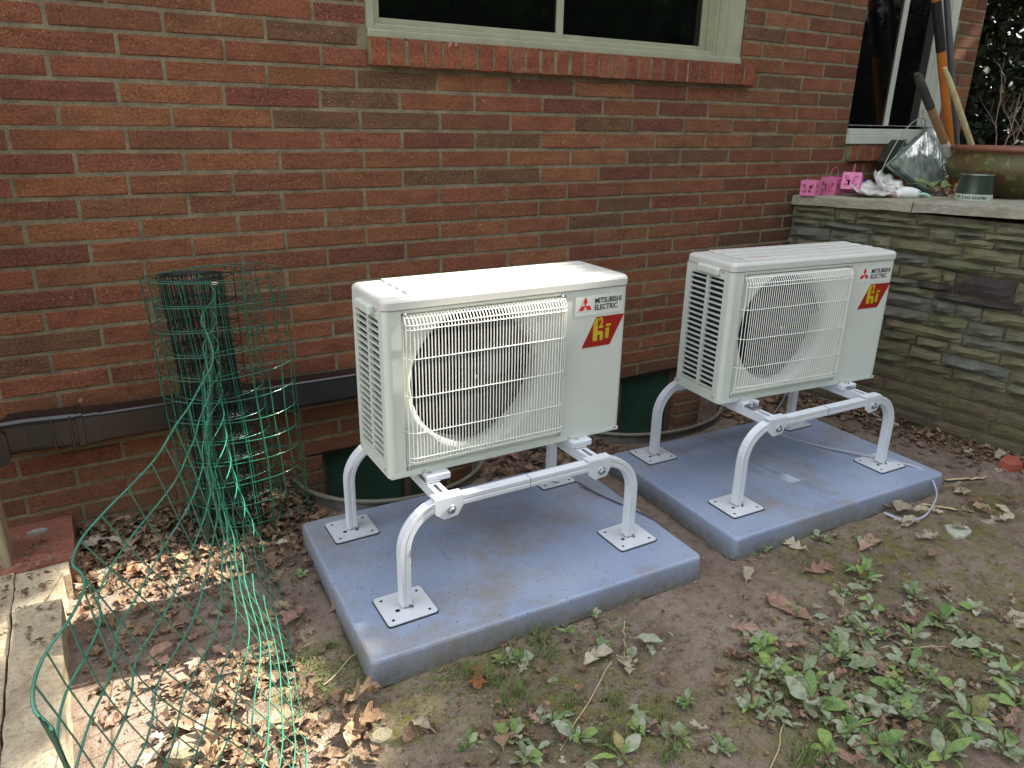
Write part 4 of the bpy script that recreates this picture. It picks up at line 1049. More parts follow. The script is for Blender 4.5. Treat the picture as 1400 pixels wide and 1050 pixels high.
m.tube([(p.x+.03,p.y,p.z-.02) for p in wp], .003, 6); m.tube([(.035+.016*math.cos(a),-.07,.245+.022*math.sin(a)) for a in [2*PI*k/16 for k in range(16)]], .003, 6, closed=True)
m.build('hoop', simple('bare_wire', lin(176,168,148), .4, .6), e2)
# long handled tools (each leans on the window wall)
def pole(name, a, b, r, segs, label, cat, tapered=None):
    a, b = Vector(a), Vector(b); e = empty(name, label, cat, tuple(b))
    for nm, f0, f1, rr, mat in segs:
        m = MB(); n = 8; p = [(b.lerp(a, f0+(f1-f0)*k/n))-b for k in range(n+1)]
        rad = [rr]*(n+1)
        if f1 >= .999: rad[-1] = rr*.55; p[-1] = p[-1]; rad[-2] = rr*.95
        m.tube(p, rad, 12); m.build(nm, mat, e)
    return e
M_wd = simple('worn_ash_handle', lin(146,110,78), .6, var=.2, scale=20); M_orange = simple('varnished_orange_wood', lin(178,104,40), .35, var=.15, scale=16)
M_grip = simple('grey_black_grip', lin(58,54,50), .8, var=.5, scale=26); M_redp = simple('red_paint', lin(186,30,34), .4); M_pale = wood_mat('pale_stripped_wood', (206,194,150), (186,172,126), (8,8,1), .6)
pole('shovel', (3.745,-.35,1.622), (4.33,-.36,1.085), .0195, [('red_ferrule',0,.14,.0225,M_redp),('handle',.141,.30,.0205,M_wd),('shaft_label',.301,.42,.0208,simple('worn_paper_band', lin(196,190,176), .6, var=.2, scale=60)),('shaft',.421,.72,.0205,M_wd),('grip',.721,1,.0215,M_grip)],
     'short shovel handle with black top grip and red lower end leaning over the glass block', 'shovel')
pole('tool_handle', (4.10,-.12,2.10), (4.62,-.16,1.045), .022, [('lower_shaft',0,.68,.023,M_orange),('dark_sleeve',.681,.90,.0245,simple('black_sleeve', lin(30,30,32), .5)),('upper_shaft',.901,1,.023,M_orange)],
     'orange wooden tool handle with a black sleeve, standing against the far window', 'tool handle')
pole('metal_pole', (4.22,-.10,2.13), (4.73,-.13,1.045), .012, [('tube',0,1,.017,simple('dull_aluminium', lin(120,126,130), .35, .7))], 'thin grey metal pole right behind the orange handle', 'pole')
pole('wooden_dowel', (4.10,-.27,1.67), (4.52,-.32,1.19), .014, [('dowel',0,1,.0155,M_pale)], 'pale stripped wooden pole leaning right of the grey metal pole', 'pole')
# crumpled brown leaves and a green leaf cluster on the terrace come with the leaf builders below
# terracotta pot
def pot_mat():
    m = Mat('mossy_terracotta', .6); f = m.noise(7, 5, .7); sx = m.n('ShaderNodeSeparateXYZ'); m.l(m.P(), sx.inputs[0])
    c = m.mix(m.ramp(f, [(.4, G(0)), (.62, G(1))]), lin(92,62,42), lin(78,86,40)); c = m.mix(m.ramp(m.noise(22, 4), [(.55, G(0)), (.7, G(.6))]), c, lin(140,140,84))
    mr = m.n('ShaderNodeMapRange'); mr.inputs[1].default_value = 1.262; mr.inputs[2].default_value = 1.275; m.l(sx.outputs[2], mr.inputs[0])
    c = m.mix(mr.outputs[0], c, lin(124,76,56)); m.color(c); m.bump(m.noise(40, 4), .4, .004); return m.m
pe = empty('terracotta_pot', 'large moss stained terracotta bowl planter at the right edge', 'plant pot', (4.30,-.66,capz(0,-.66)-.005))
m = MB(); m.lathe([(0,0),(.20,0),(.215,.012),(.28,.06),(.335,.105),(.352,.14),(.338,.175),(.318,.205),(.315,.215),(.338,.222),(.345,.232),(.338,.242),(.305,.242),(.298,.215),(.30,.17)], 56); m.build('bowl', pot_mat(), pe)
m = MB(); m.lathe([(0,.20),(.30,.19)], 24); m.build('potting_soil', M_soil, pe)
te = empty('bare_twig_plant', 'bare reddish twigs growing from the terracotta bowl', 'plant', (4.27,-.66,1.24))
tr_ = random.Random(21)
def twig(m, p, d, ln, r, depth):
    pts = [p]; q = p; dd = d.copy()
    for k in range(6): dd = (dd+Vector((tr_.uniform(-.22,.22),tr_.uniform(-.22,.22),tr_.uniform(-.05,.12)))).normalized(); q = q+dd*ln/6; pts.append(q)
    m.tube(pts, [r*(1-.6*k/6) for k in range(7)], 5, caps=False)
    if depth:
        for k in (2,3,4,5):
            if tr_.random() < .75: twig(m, pts[k], (dd+Vector((tr_.uniform(-.9,.9),tr_.uniform(-.9,.9),.3))).normalized(), ln*.45, r*.55, depth-1)
M_twig = simple('twig_bark', lin(128,108,92), .8, var=.25, scale=40)
for k in range(7):
    m = MB(); a = k*.9; twig(m, Vector((.10*math.cos(a)-.05,.10*math.sin(a),-.02)), Vector((tr_.uniform(-.35,.25),tr_.uniform(-.25,.25),1)).normalized(), tr_.uniform(.26,.42), .0032, 2); m.build('stem', M_twig, te)
# nursery can lying upside down
ce = empty('nursery_can', 'upturned dark green nursery can with a pale lettered band', 'plant pot', (3.82,-.70,capz(0,-.70)-.002), 0)
m = MB(); m.lathe([(0,0),(.080,0),(.0805,.002),(.0785,.031)], 40); ban = m.build('pale_band', simple('pale_green_band', lin(176,186,168), .5, var=.08), ce)
m = MB(); m.lathe([(.0785,.031),(.068,.112),(.070,.118),(.066,.121),(.060,.118),(0,.117)], 40); m.build('can_body', simple('dark_green_can', lin(50,64,54), .35, .2, .3, 30), ce)
m = MB(); m.tube([(.069*math.cos(2*PI*k/30), .069*math.sin(2*PI*k/30), .118) for k in range(30)], .003, 6, closed=True); m.build('rim', simple('can_rim', lin(150,158,150), .3, .7), ce)
# lettering upside down round the band, one character at a time
word = 'MONROVIA'; a_mid = math.atan2(-2.655+.70, .117-3.82)
for i, ch in enumerate(word):
    a = a_mid-(i-3.5)*.205-.10
    T_ = Matrix.Rotation(a+PI/2, 4, 'Z') @ Matrix.Translation((0, -.0806, .0245)) @ Matrix.Rotation(PI/2, 4, 'X') @ Matrix.Rotation(PI, 4, 'Z') @ Matrix.Translation((-.007,0,0))
    text_mesh(ch, .020, T_, M_ink, ban, ext=.0012)

# ------------------------------------------------------------------ leaves
def leaf_mesh(outline, L_, curl, cup, seed, name, mat, fold=.0, nz=.0):
    # outline: list of (t along midrib 0..1, half width)
    r = random.Random(seed); mb = MB(); vs = []; fs = []
    n = len(outline)
    for i, (t, wl) in enumerate(outline):
        bend = curl*math.sin(t*PI*.9)*L_+nz*L_*noise.noise(Vector((t*4, seed, 0)))
        side = .04*L_*math.sin(t*3+seed)
        for k, f in enumerate((-1, -.5, 0, .5, 1)):
            wv = wl*L_*f*(1+r.uniform(-.12,.12)); z = bend+cup*(abs(f)**1.6)*L_*(wl/.3)+fold*abs(f)*wl*L_+nz*L_*.7*noise.noise(Vector((t*5, f*2, seed+3)))
            tx = t*L_+(abs(f)*wl*.25*L_ if wl > .2 else 0)
            vs.append((tx, side+wv, z))
    for i in range(n-1):
        for k in range(4): fs.append((i*5+k, i*5+k+1, i*5+6+k, i*5+5+k))
    mb.add(vs, fs, smooth=False); me = mb.mesh(name); me.materials.append(mat); return me
OAK = [(0,.012),(.10,.03),(.16,.14),(.22,.20),(.27,.09),(.36,.10),(.42,.27),(.50,.36),(.54,.15),(.62,.13),(.69,.30),(.77,.34),(.80,.16),(.88,.15),(.94,.16),(1,.02)]
OAK2 = [(0,.01),(.15,.05),(.25,.22),(.33,.25),(.38,.14),(.5,.22),(.58,.30),(.63,.20),(.75,.24),(.83,.22),(.92,.12),(1,.01)]
ELL = [(0,.015),(.12,.02),(.22,.03),(.3,.09),(.4,.15),(.5,.19),(.6,.205),(.7,.19),(.8,.155),(.9,.10),(.96,.05),(1,.01)]
mats = {'tan': M_dead, 'pale': M_dead_pale, 'pink': M_dead_pink, 'rust': M_dead_rust}
LM = {}
for mn, mt in mats.items():
    LM[mn] = [leaf_mesh(o_, 1, c_, k_, s_, 'leaf', mt, nz=.12) for s_, (o_, c_, k_) in enumerate([(OAK,.05,.05),(OAK,-.06,.06),(OAK2,.08,.10),(OAK2,-.04,.08),(OAK,.12,.14),(ELL,.10,.12)])]
def put_leaf(x, y, s, kind, label, group=None, rz=None, z=None, tilt=.25, var=None):
    me = LM[kind][rnd.randrange(6) if var is None else var]
    o = link('dead_leaf', me, loc=(x, y, (gh(x, y) if z is None else z)+.008), rot=(rnd.uniform(-tilt,tilt), rnd.uniform(-tilt,tilt), rnd.uniform(0,2*PI) if rz is None else rz))
    o.scale = (s, s*rnd.uniform(.75,1), s); tag(o, label, 'leaf', group); return o
special = [((.859,-1.257),.085,'rust','rust brown lobed oak leaf against the front of the nearer pad'),
 ((1.79,-1.339),.075,'pale','pale oak leaf alone on bare soil between the two pads'),
 ((1.11,-1.389),.10,'pale','torn pale leaf on the soil right of the grass tufts'),
 ((1.594,-1.573),.13,'tan','long curled tan leaf left of the big weed patch'),
 ((2.119,-1.315),.085,'pale','upright pale leaf by the front corner of the farther pad'),
 ((2.274,-1.402),.13,'pink','large rosy brown leaf lying over weeds below the farther pad'),
 ((1.988,-1.39),.11,'pink','wide pinkish oak leaf below the farther pad corner'),
 ((.593,-.842),.11,'pink','large rosy oak leaf at the left edge of the nearer pad'),
 ((.545,-.80),.09,'pink','smaller rosy oak leaf left of the large one by the pad'),
 ((1.825,-1.575),.14,'pink','broad brown oak leaf in the middle of the weed patch'),
 ((1.824,-1.685),.12,'pale','silvery dry leaf in the middle of the weed patch'),
 ((2.406,-1.823),.11,'pale','lone pale oak leaf at the right edge of the bare soil'),
 ((.672,-1.406),.07,'pale','small pale leaf on moss below the nearer pad'),
 ((.788,-1.534),.08,'tan','tan leaf at the bottom of the view below the nearer pad'),
 ((1.199,-1.481),.075,'pale','pale ragged leaf below the torn one'),
 ((1.807,-1.841),.09,'pink','brown leaf among weeds near the bottom of the view'),
 ((2.739,-1.28),.12,'pale','big pale oak leaf inside the cable hoop'),
 ((2.662,-1.27),.11,'pale','pale oak leaf against the farther pad beside the cable hoop'),
 ((2.53,-1.37),.12,'pale','three lobed pale leaf just left of the cable hoop')]
for (x, y), s, kd, lb in special: put_leaf(x, y, s*1.12, kd, lb, tilt=.12)
zones = [('crumpled brown leaf in the litter along the foot of the brick wall behind the wire', 'leaves at the wall foot', 80, lambda: (rnd.uniform(-.02,.72), rnd.uniform(-.45,-.04)), ('tan','tan','pale','pink'), (.045,.10), .5),
 ('dry leaf on the shaded soil between the timber and the nearer pad', 'leaves between timber and pad', 20, lambda: (rnd.uniform(-.03,.52), rnd.uniform(-1.0,-.5)), ('tan','pink','tan'), (.05,.09), .25),
 ('crumpled tan leaf in the pile under the unrolled mesh', 'leaves under the mesh', 58, lambda: (.12+abs(rnd.gauss(.16,.12)), rnd.uniform(-1.55,-1.0)), ('tan','pale','tan'), (.05,.11), .45),
 ('dark dry leaf behind the pads against the wall', 'leaves behind the pads', 46, lambda: ((rnd.uniform(1.45,2.0) if rnd.random() < .35 else rnd.uniform(2.85,3.42)), rnd.uniform(-.42,-.05)), ('tan','pink'), (.05,.10), .4),
 ('greyish leaf in the drift along the foot of the stone wall', 'leaves along the stone wall', 46, lambda: (lambda y: (3.43+.13*-y-abs(rnd.gauss(.05,.10)), y))(rnd.uniform(-1.5,-.5)), ('pink','pale','tan'), (.045,.085), .35),
 ('pale leaf scattered on the soil right of the farther pad', 'leaves right of the farther pad', 22, lambda: (rnd.uniform(2.45,3.1), rnd.uniform(-1.55,-1.28)), ('pale','tan'), (.05,.09), .3)]
for lb, gp, n, fn, kinds, (s0, s1), tl in zones:
    for k in range(n):
        x, y = fn(); put_leaf(x, y, rnd.uniform(s0, s1), rnd.choice(kinds), lb, gp, tilt=tl, z=gh(x,y)+rnd.uniform(0,.012))
# two crumpled leaf clumps beside the nearer pad's corner
for (x, y, z, s, v, lb) in ((.497,-1.23,.010,.11,4,'large curled tan leaf standing up beside the mesh edge'), (.53,-1.27,.006,.10,2,'curled tan leaf leaning on the large curled one'), (.46,-1.30,.006,.12,4,'pale curled leaf lying flat below the large curled one')):
    o = put_leaf(x, y, s, 'tan', lb, z=z, tilt=.3, var=v, rz=2.2+v); o.scale = (s, s*.8, s*1.3)
# weeds in the drift area: grey-green fallen leaves around the plantains
# litter mass: thousands of crumbs and small leaf pieces
def leaf_quads(outline):
    out = []
    for (t0, w0), (t1, w1) in zip(outline[:-1], outline[1:]):
        for sg in (-1, 1):
            out.append([(t0,0,0),(t0,sg*w0,abs(w0)*.35),(t1,sg*w1,abs(w1)*.35),(t1,0,0)])
    return np.array(out)
def litter():
    r = random.Random(3); LQ = [leaf_quads(OAK[::1]), leaf_quads(OAK2), leaf_quads(ELL[::2]), leaf_quads([(0,.1),(.3,.35),(.55,.2),(1,.05)]), leaf_quads([(0,.05),(.4,.3),(.8,.35),(1,.1)])]; V = []
    def piece(x, y, s, zo=.0, big=True):
        q = (LQ[r.randrange(5)] if s > .012 else LQ[3+r.randrange(2)]).copy()
        k = r.uniform(-1.2, 1.2); q[:,:,2] += k*(q[:,:,0]-.5)**2-.3*k+r.uniform(-.5,.5)*q[:,:,1]*q[:,:,0]
        q -= np.array([.5,0,0]); q[:,:,2] = np.clip(q[:,:,2], -.15, .8)
        M_ = Matrix.Rotation(r.uniform(0,2*PI),3,'Z') @ Matrix.Rotation(r.uniform(-.5,.5),3,'X') @ Matrix.Rotation(r.uniform(-.4,.4),3,'Y')
        q = q @ np.array(M_).T*s*2; q += np.array([x, y, gh(x,y)+.005+zo+s*.12]); V.append(q)
    for _ in range(1500): piece(r.uniform(-.03,.75), -abs(r.gauss(0,.22))-.02, r.uniform(.006,.030), r.uniform(0,.012))
    for _ in range(420): piece(.12+abs(r.gauss(.16,.12)), r.uniform(-1.6,-.9), r.uniform(.006,.028), r.uniform(0,.008))
    for _ in range(1000): piece(r.choice((r.uniform(1.4,2.1),r.uniform(2.8,3.42))), r.uniform(-.42,-.02), r.uniform(.006,.026), r.uniform(0,.010))
    for _ in range(1000):
        y = r.uniform(-1.6,-.4); piece(3.42+.13*-y-abs(r.gauss(0,.12)), y, r.uniform(.004,.022))
    for _ in range(350): piece(r.uniform(-.03,.55), r.uniform(-1.0,-.45), r.uniform(.004,.018))
    for _ in range(6000): piece(r.uniform(-.03,3.4), r.uniform(-2.4,-.6), r.uniform(.0010,.0030))
    for _ in range(900): piece(r.uniform(.5,3.4), r.uniform(-2.4,-1.15), r.uniform(.0025,.008))
    for _ in range(600):
        piece(*(lambda q: (q[0]+r.gauss(0,.08), q[1]+r.gauss(0,.07)))(r.choice(PLANTS)), r.uniform(.006,.022), r.uniform(0,.006))
    for _ in range(120): piece(r.uniform(-.33,-.08), r.choice((r.uniform(-.40,-.12), r.uniform(-.75,-.4))), r.uniform(.003,.014), .1)
    o = link('leaf_litter', quads_mesh('leaf_litter', np.concatenate(V)), M_dead_mass); tag(o, kind='stuff', label='small dry leaf crumbs and chaff scattered over the soil', cat='leaf litter')
PLANTS = [[1.986, -1.225, 0.6], [2.233, -1.271, 0.8], [2.34, -1.37, 0.5], [1.819, -1.5, 0.6], [2.024, -1.616, 0.7], [1.904, -1.627, 0.6], [2.152, -1.767, 1], [1.899, -1.813, 1], [1.767, -1.771, 0.9], [1.535, -1.79, 1.2], [1.723, -1.925, 0.9], [1.83, -2.014, 1], [2.058, -1.984, 1], [1.987, -2.048, 0.9], [1.564, -1.952, 0.9], [1.669, -2.049, 1], [1.44, -1.906, 0.9], [1.247, -1.428, 0.6], [0.939, -1.506, 0.7], [0.96, -1.583, 0.9], [1.221, -1.344, 0.5], [0.825, -1.506, 0.7], [1.145, -1.20, 0.6], [0.978, -1.28, 0.6], [1.099, -1.636, 0.7], [1.169, -1.707, 0.6], [0.575, -0.615, 0.5], [1.818, -2.103, 1], [1.465, -1.663, 0.6], [0.93, -1.27, 0.4], [1.266, -1.629, 0.6], [1.272, -1.22, 0.5], [1.165, -1.25, 0.5], [2.019, -1.759, 0.8], [1.944, -1.717, 0.7], [1.753, -1.714, 0.7], [2.1, -1.91, 0.6], [1.781, -1.857, 0.8], [1.883, -1.885, 0.7], [1.621, -1.853, 0.8], [1.543, -1.89, 0.8], [1.232, -1.775, 0.6], [1.017, -1.677, 0.8], [0.725, -1.473, 0.5], [0.822, -1.577, 0.7], [3.41, -0.77, 0.5]]
_pr = random.Random(55)
for _ in range(34):
    y = _pr.uniform(-2.1,-1.5); x = _pr.uniform(1.35+(-1.5-y)*0, 2.35)
    if x < 2.6+ (y+1.5)*.2: PLANTS.append([x, y, _pr.uniform(.55,.95)])
litter()
PEB = []
def pebbles():
    r = random.Random(9); mb = MB()
    for _ in range(900):
        x, y = r.uniform(-.03,3.4), r.uniform(-2.3,-.05)
        if any(0 < (x-px)*math.cos(a)+(y-py)*math.sin(a) < w_ and 0 < -(x-px)*math.sin(a)+(y-py)*math.cos(a) < d_ for px,py,a,w_,d_ in PADS): continue
        s = r.uniform(.0015,.006)*(1.6 if r.random() < .06 else 1); z = gh(x,y)+s*.3
        vs = [(x+s*a*r.uniform(.7,1.2), y+s*b*r.uniform(.7,1.2), z+s*c*.7) for a,b,c in ((1,0,0),(-1,0,0),(0,1,0),(0,-1,0),(0,0,1),(0,0,-1))]
        mb.add(vs, [(0,2,4),(2,1,4),(1,3,4),(3,0,4),(2,0,5),(1,2,5),(3,1,5),(0,3,5)])
    cl = MB()
    for _ in range(4200):
        x, y = r.uniform(-.03,3.4), r.uniform(-2.3,-.05)
        if any(-.006 < (x-px)*math.cos(a)+(y-py)*math.sin(a) < w_+.006 and -.006 < -(x-px)*math.sin(a)+(y-py)*math.cos(a) < d_+.006 for px,py,a,w_,d_ in PADS): continue
        s = r.uniform(.0015,.0055)*(1.8 if r.random() < .08 else 1); z = gh(x,y)+s*.2
        vs = [(x+s*a*r.uniform(.6,1.3), y+s*b*r.uniform(.6,1.3), z+s*c*r.uniform(.5,.9)) for a,b,c in ((1,0,0),(-1,0,0),(0,1,0),(0,-1,0),(0,0,1),(0,0,-1))]
        cl.add(vs, [(0,2,4),(2,1,4),(1,3,4),(3,0,4),(2,0,5),(1,2,5),(3,1,5),(0,3,5)])
    tag(cl.build('soil_clods', M_soil), kind='stuff', label='crumbs and small clods of soil', cat='clods')
    tag(mb.build('pebbles', simple('pebble', lin(150,140,124), .9, var=.4, scale=60)), kind='stuff', label='tiny stones scattered on the soil', cat='pebbles')
pebbles()
# twigs on the soil
for (x, y, ln, a, lb) in ((1.05,-1.50,.34,.55,'long thin dry stalk crossing the moss at the bottom centre'),(1.62,-1.90,.26,-.1,'dry stalk lying left of the lower weeds'),(1.28,-1.36,.16,.9,'short dry stalk by the plantain right of the grass'),(3.16,-1.27,.20,-.35,'pale bark strip lying right of the farther pad'),(1.95,-1.78,.22,-.5,'dry stem across the weed patch'),(.55,-1.08,.15,.6,'thin pale stem at the left of the nearer pad'),(1.33,-1.85,.24,.5,'dry stalk near the bottom edge of the view'),(2.83,-1.36,.13,-.9,'curl of bark next to the cable hoop')):
    m = MB(); p = [Vector(((k/8-.5)*ln*math.cos(a)+rnd.uniform(-.004,.004), (k/8-.5)*ln*math.sin(a)+rnd.uniform(-.004,.004), .006+rnd.uniform(0,.006))) for k in range(9)]
    wide = 'bark' in lb
    m.tube(p, [.009 if wide else .0017]*8+[.003 if wide else .0012], 5, prof=[(1,0),(0,.25),(-1,0),(0,-.2)] if wide else None); o = m.build('twig', simple('dry_stalk', lin(184,166,128), .8), loc=(x,y,gh(x,y))); tag(o, lb, 'twig')
# plantain weeds
PM = [leaf_mesh(ELL, 1, c_, k_, 40+s_, 'weed_leaf', M_plant, nz=.07) for s_, (c_, k_) in enumerate(((.16,.05),(.28,.08),(.10,.10),(.20,-.03)))]
LAN = [(0,.01),(.15,.02),(.3,.06),(.5,.10),(.7,.085),(.88,.05),(1,.006)]
PM += [leaf_mesh(LAN, 1.25, c_, .05, 70+s_, 'weed_leaf', M_plant, nz=.06) for s_, c_ in enumerate((.25,.12))]
M_old = leafy('yellowed_weed_leaf', [(168,158,104),(150,132,92),(128,132,84)], .7, transl=.15)
PM += [leaf_mesh(ELL, 1, .06, .12, 80, 'weed_leaf', M_old, nz=.14)]
PMD = [leaf_mesh(ELL, 1, c_, k_, 50+s_, 'weed_leaf', M_plant_dull, nz=.10) for s_, (c_, k_) in enumerate(((.08,.05),(.14,.08),(.04,.10)))]
def where(x, y):
    if y > -1.45 and x > 1.9: return 'broad leaved weed at the foot of the farther pad', 'weeds by the farther pad'
    if x > 1.4: return 'low broad leaved weed in the patch at the lower right', 'weeds at the lower right'
    return 'low broad leaved weed in the mossy soil below the nearer pad', 'weeds below the nearer pad'
wr = random.Random(17)
for i, (x, y, s) in enumerate(PLANTS):
    lb, gp = where(x, y)
    if (x, y) == (3.41,-.77): lb, gp = 'small bright weed sprouting at the foot of the stone wall', None
    if (x, y) == (.575,-.615): lb, gp = 'small weed at the left edge of the nearer pad', None
    e = empty('weed', lb, 'weed', (x, y, gh(x,y)+.002), wr.uniform(0,6), gp)
    n = wr.randint(8, 15); s *= wr.uniform(.7, 1.05)
    for k in range(n):
        a = k*2.4+wr.uniform(-.3,.3); ln = s*wr.uniform(.035,.085); me = wr.choice(PM if wr.random() < .55 else PMD)
        o = link('leaf', me, parent=e, loc=(0,0,0), rot=(wr.uniform(-.5,.5), -wr.uniform(-.05,.75), a)); o.scale = (ln, ln*wr.uniform(.7,1.5), ln*wr.uniform(.6,1.6))
# fallen green-grey leaves between the weeds
FG = [leaf_mesh(o_, 1, .06, .08, 60+i, 'leaf', M_plant_dull, nz=.12) for i, o_ in enumerate((OAK2, ELL, OAK))]
for k in range(150):
    q = wr.choice(PLANTS[2:26]+PLANTS[33:43]+PLANTS[46:]); x, y = q[0]+wr.gauss(0,.07), q[1]+wr.gauss(0,.06)
    if -1.26 < y: continue
    s = wr.choice((.03,.04,.05,.06,.09))*wr.uniform(.8,1.2); o = link('fallen_leaf', wr.choice(FG+FG+LM['pale'][:3]+LM['pink'][:2]), loc=(x,y,gh(x,y)+.01), rot=(wr.uniform(-.4,.4),wr.uniform(-.4,.4),wr.uniform(0,6))); o.scale = (s,s*.8,s)
    tag(o, 'faded grey-green leaf lying among the weeds', 'leaf', 'faded leaves among the weeds')
# grass tufts
TUFTS = [[0.958, -1.28, 1], [1.065, -1.24, 1], [0.893, -1.397, 1.1], [1.021, -1.623, 0.8], [1.374, -1.897, 1], [1.566, -2.007, 1], [0.84, -1.292, 0.7], [1.113, -1.731, 0.8], [0.472, -1.005, 0.6], [0.55, -0.987, 0.5], [1.734, -2.011, 0.8], [1.059, -1.30, 0.8], [0.834, -1.26, 0.6], [0.883, -1.332, 0.8], [1.012, -1.479, 0.6], [1.165, -1.634, 0.7], [1.108, -1.533, 0.6]]
for i, (x, y, s) in enumerate(TUFTS):
    V = []
    for k in range(int(60*s)):
        a = wr.uniform(0, 2*PI); bx, by = wr.gauss(0,.022)*s, wr.gauss(0,.02)*s; ln = s*wr.uniform(.03,.085); out = wr.uniform(.2,1.1); w_ = wr.uniform(.0009,.0018)
        px, py = -math.sin(a)*w_, math.cos(a)*w_; p = [Vector((bx+math.cos(a)*ln*out*t*t, by+math.sin(a)*ln*out*t*t, ln*(t-.35*t*t*out))) for t in (0,.35,.7,1)]
        for j in range(3):
            w0, w1 = 1-j*.3, 1-(j+1)*.3; V.append([(p[j].x-px*w0,p[j].y-py*w0,p[j].z),(p[j].x+px*w0,p[j].y+py*w0,p[j].z),(p[j+1].x+px*w1,p[j+1].y+py*w1,p[j+1].z),(p[j+1].x-px*w1,p[j+1].y-py*w1,p[j+1].z)])
    lb = 'fine grass tuft on the moss below the nearer pad' if x < 1.3 else 'fine grass tuft near the bottom right edge'
    o = link('grass_tuft', quads_mesh('grass_tuft', V), M_grass, loc=(x,y,gh(x,y))); tag(o, lb, 'grass tuft', 'grass tufts below the nearer pad' if x < 1.3 else 'grass tufts at the lower right')
V = []; r = random.Random(77)
for _ in range(1500):
    q = r.choice(PLANTS); x, y = q[0]+r.gauss(0,.07), q[1]+r.gauss(0,.06)
    if y > -1.27: continue
    a = r.uniform(0,6.28); ln = r.uniform(.015,.05); w_ = r.uniform(.0008,.0016); z = gh(x,y); c, d = math.cos(a), math.sin(a); out = r.uniform(.3,1.2)
    p = [Vector((x+c*ln*out*t*t, y+d*ln*out*t*t, z+ln*(t-.5*t*t*out)*.8)) for t in (0,.5,1)]
    for j in range(2):
        w0, w1 = 1-j*.4, 1-(j+1)*.4; V.append([(p[j].x+d*w_*w0,p[j].y-c*w_*w0,p[j].z),(p[j].x-d*w_*w0,p[j].y+c*w_*w0,p[j].z),(p[j+1].x-d*w_*w1,p[j+1].y+c*w_*w1,p[j+1].z),(p[j+1].x+d*w_*w1,p[j+1].y-c*w_*w1,p[j+1].z)])
tag(link('grass', quads_mesh('grass', V), M_grass), kind='stuff', label='sparse short grass between the weeds', cat='grass')
# tiny ground cover
V = []; r = random.Random(31)
for _ in range(4200):
    q = r.choice(((.9,-1.35,.18),(1.2,-1.3,.10),(1.05,-1.55,.16),(.52,-1.1,.07),(1.6,-1.65,.1),(1.75,-1.8,.22),(2.05,-1.85,.22),(2.35,-1.4,.2),(.8,-1.25,.08),(1.45,-1.98,.12)))
    x, y = r.gauss(q[0], q[2]), r.gauss(q[1], q[2]*.8)
    if any(-.01 < (x-px)*math.cos(a)+(y-py)*math.sin(a) < w_+.01 and -.01 < -(x-px)*math.sin(a)+(y-py)*math.cos(a) < d_ for px,py,a,w_,d_ in PADS): continue
    s = r.uniform(.002,.0058); a = r.uniform(0,6.28); z = gh(x,y)+r.uniform(.001,.006); t = r.uniform(-.5,.5)*s
    c, d = math.cos(a)*s, math.sin(a)*s; V.append([(x-c,y-d,z),(x+d*.6,y-c*.6,z+t),(x+c,y+d,z+abs(t)),(x-d*.6,y+c*.6,z-t*.5)])
o = link('ground_cover', quads_mesh('ground_cover', V), M_grass); tag(o, kind='stuff', label='tiny creeping ground cover leaves on the mossy soil', cat='ground cover')
# terrace leaves
e = empty('green_sprig', 'fresh green leaves lying at the foot of the glass block', 'leaves', (3.98,-.42,capz(0,-.42)+.012))
for k in range(6):
    o = link('leaf', PM[k % 4], parent=e, loc=(wr.uniform(-.03,.06), wr.uniform(-.03,.03), .01*k*.6), rot=(wr.uniform(-.5,.5), -wr.uniform(0,.4), -1+k*.9)); s = wr.uniform(.09,.13); o.scale = (s, s*1.3, s)
e = empty('crumpled_leaves', 'bundle of crumpled red-brown leaves between the shovel and the can', 'leaves', (4.02,-.50,capz(0,-.5)+.01))
for k in range(12):
    o = link('leaf', LM['rust' if k % 2 else 'pink'][k % 6], parent=e, loc=(wr.uniform(-.09,.09), wr.uniform(-.07,.05), wr.uniform(.0,.035)), rot=(wr.uniform(-.8,.8), wr.uniform(-.6,.6), wr.uniform(0,6))); s = wr.uniform(.07,.12); o.scale = (s,s*.7,s*1.4)

ORD = ['leftmost','second from the left','third from the left','fourth from the left','fifth from the left','sixth from the left','seventh from the left','eighth from the left','ninth from the left','tenth from the left','eleventh from the left','twelfth from the left']
def px(o):
    d = o.location-CAM; z = d.dot(fwd); return d.dot(Rv)/z, -d.dot(Uv)/z
for catg, what in (('weed', 'weed'), ('grass tuft', 'grass tuft')):
    for gp in {o.get('group') for o in col.objects if o.get('category') == catg and o.get('group')}:
        L_ = sorted([o for o in col.objects if o.get('group') == gp], key=lambda o: px(o)[1])
        nr = max(1, -(-len(L_)//12)); rows_ = ['in the %s row counting from the camera' % w_ for w_ in ('sixth','fifth','fourth','third','second','first')][6-nr:] if nr > 3 else ['in the row farthest from the camera','in the middle row','in the row nearest the camera'] if nr == 3 else ['in the farther row','in the nearer row'] if nr == 2 else ['in its row']
        per = -(-len(L_)//nr)
        for q in range(nr):
            for k, o in enumerate(sorted(L_[q*per:(q+1)*per], key=lambda o: px(o)[0])):
                o['label'] = '%s, %s %s %s' % (what, ORD[k], rows_[q].replace(' counting from the camera',' back').replace(' from the camera','').replace(' to the camera',''), gp.replace('grass tufts ','').replace('weeds ',''))

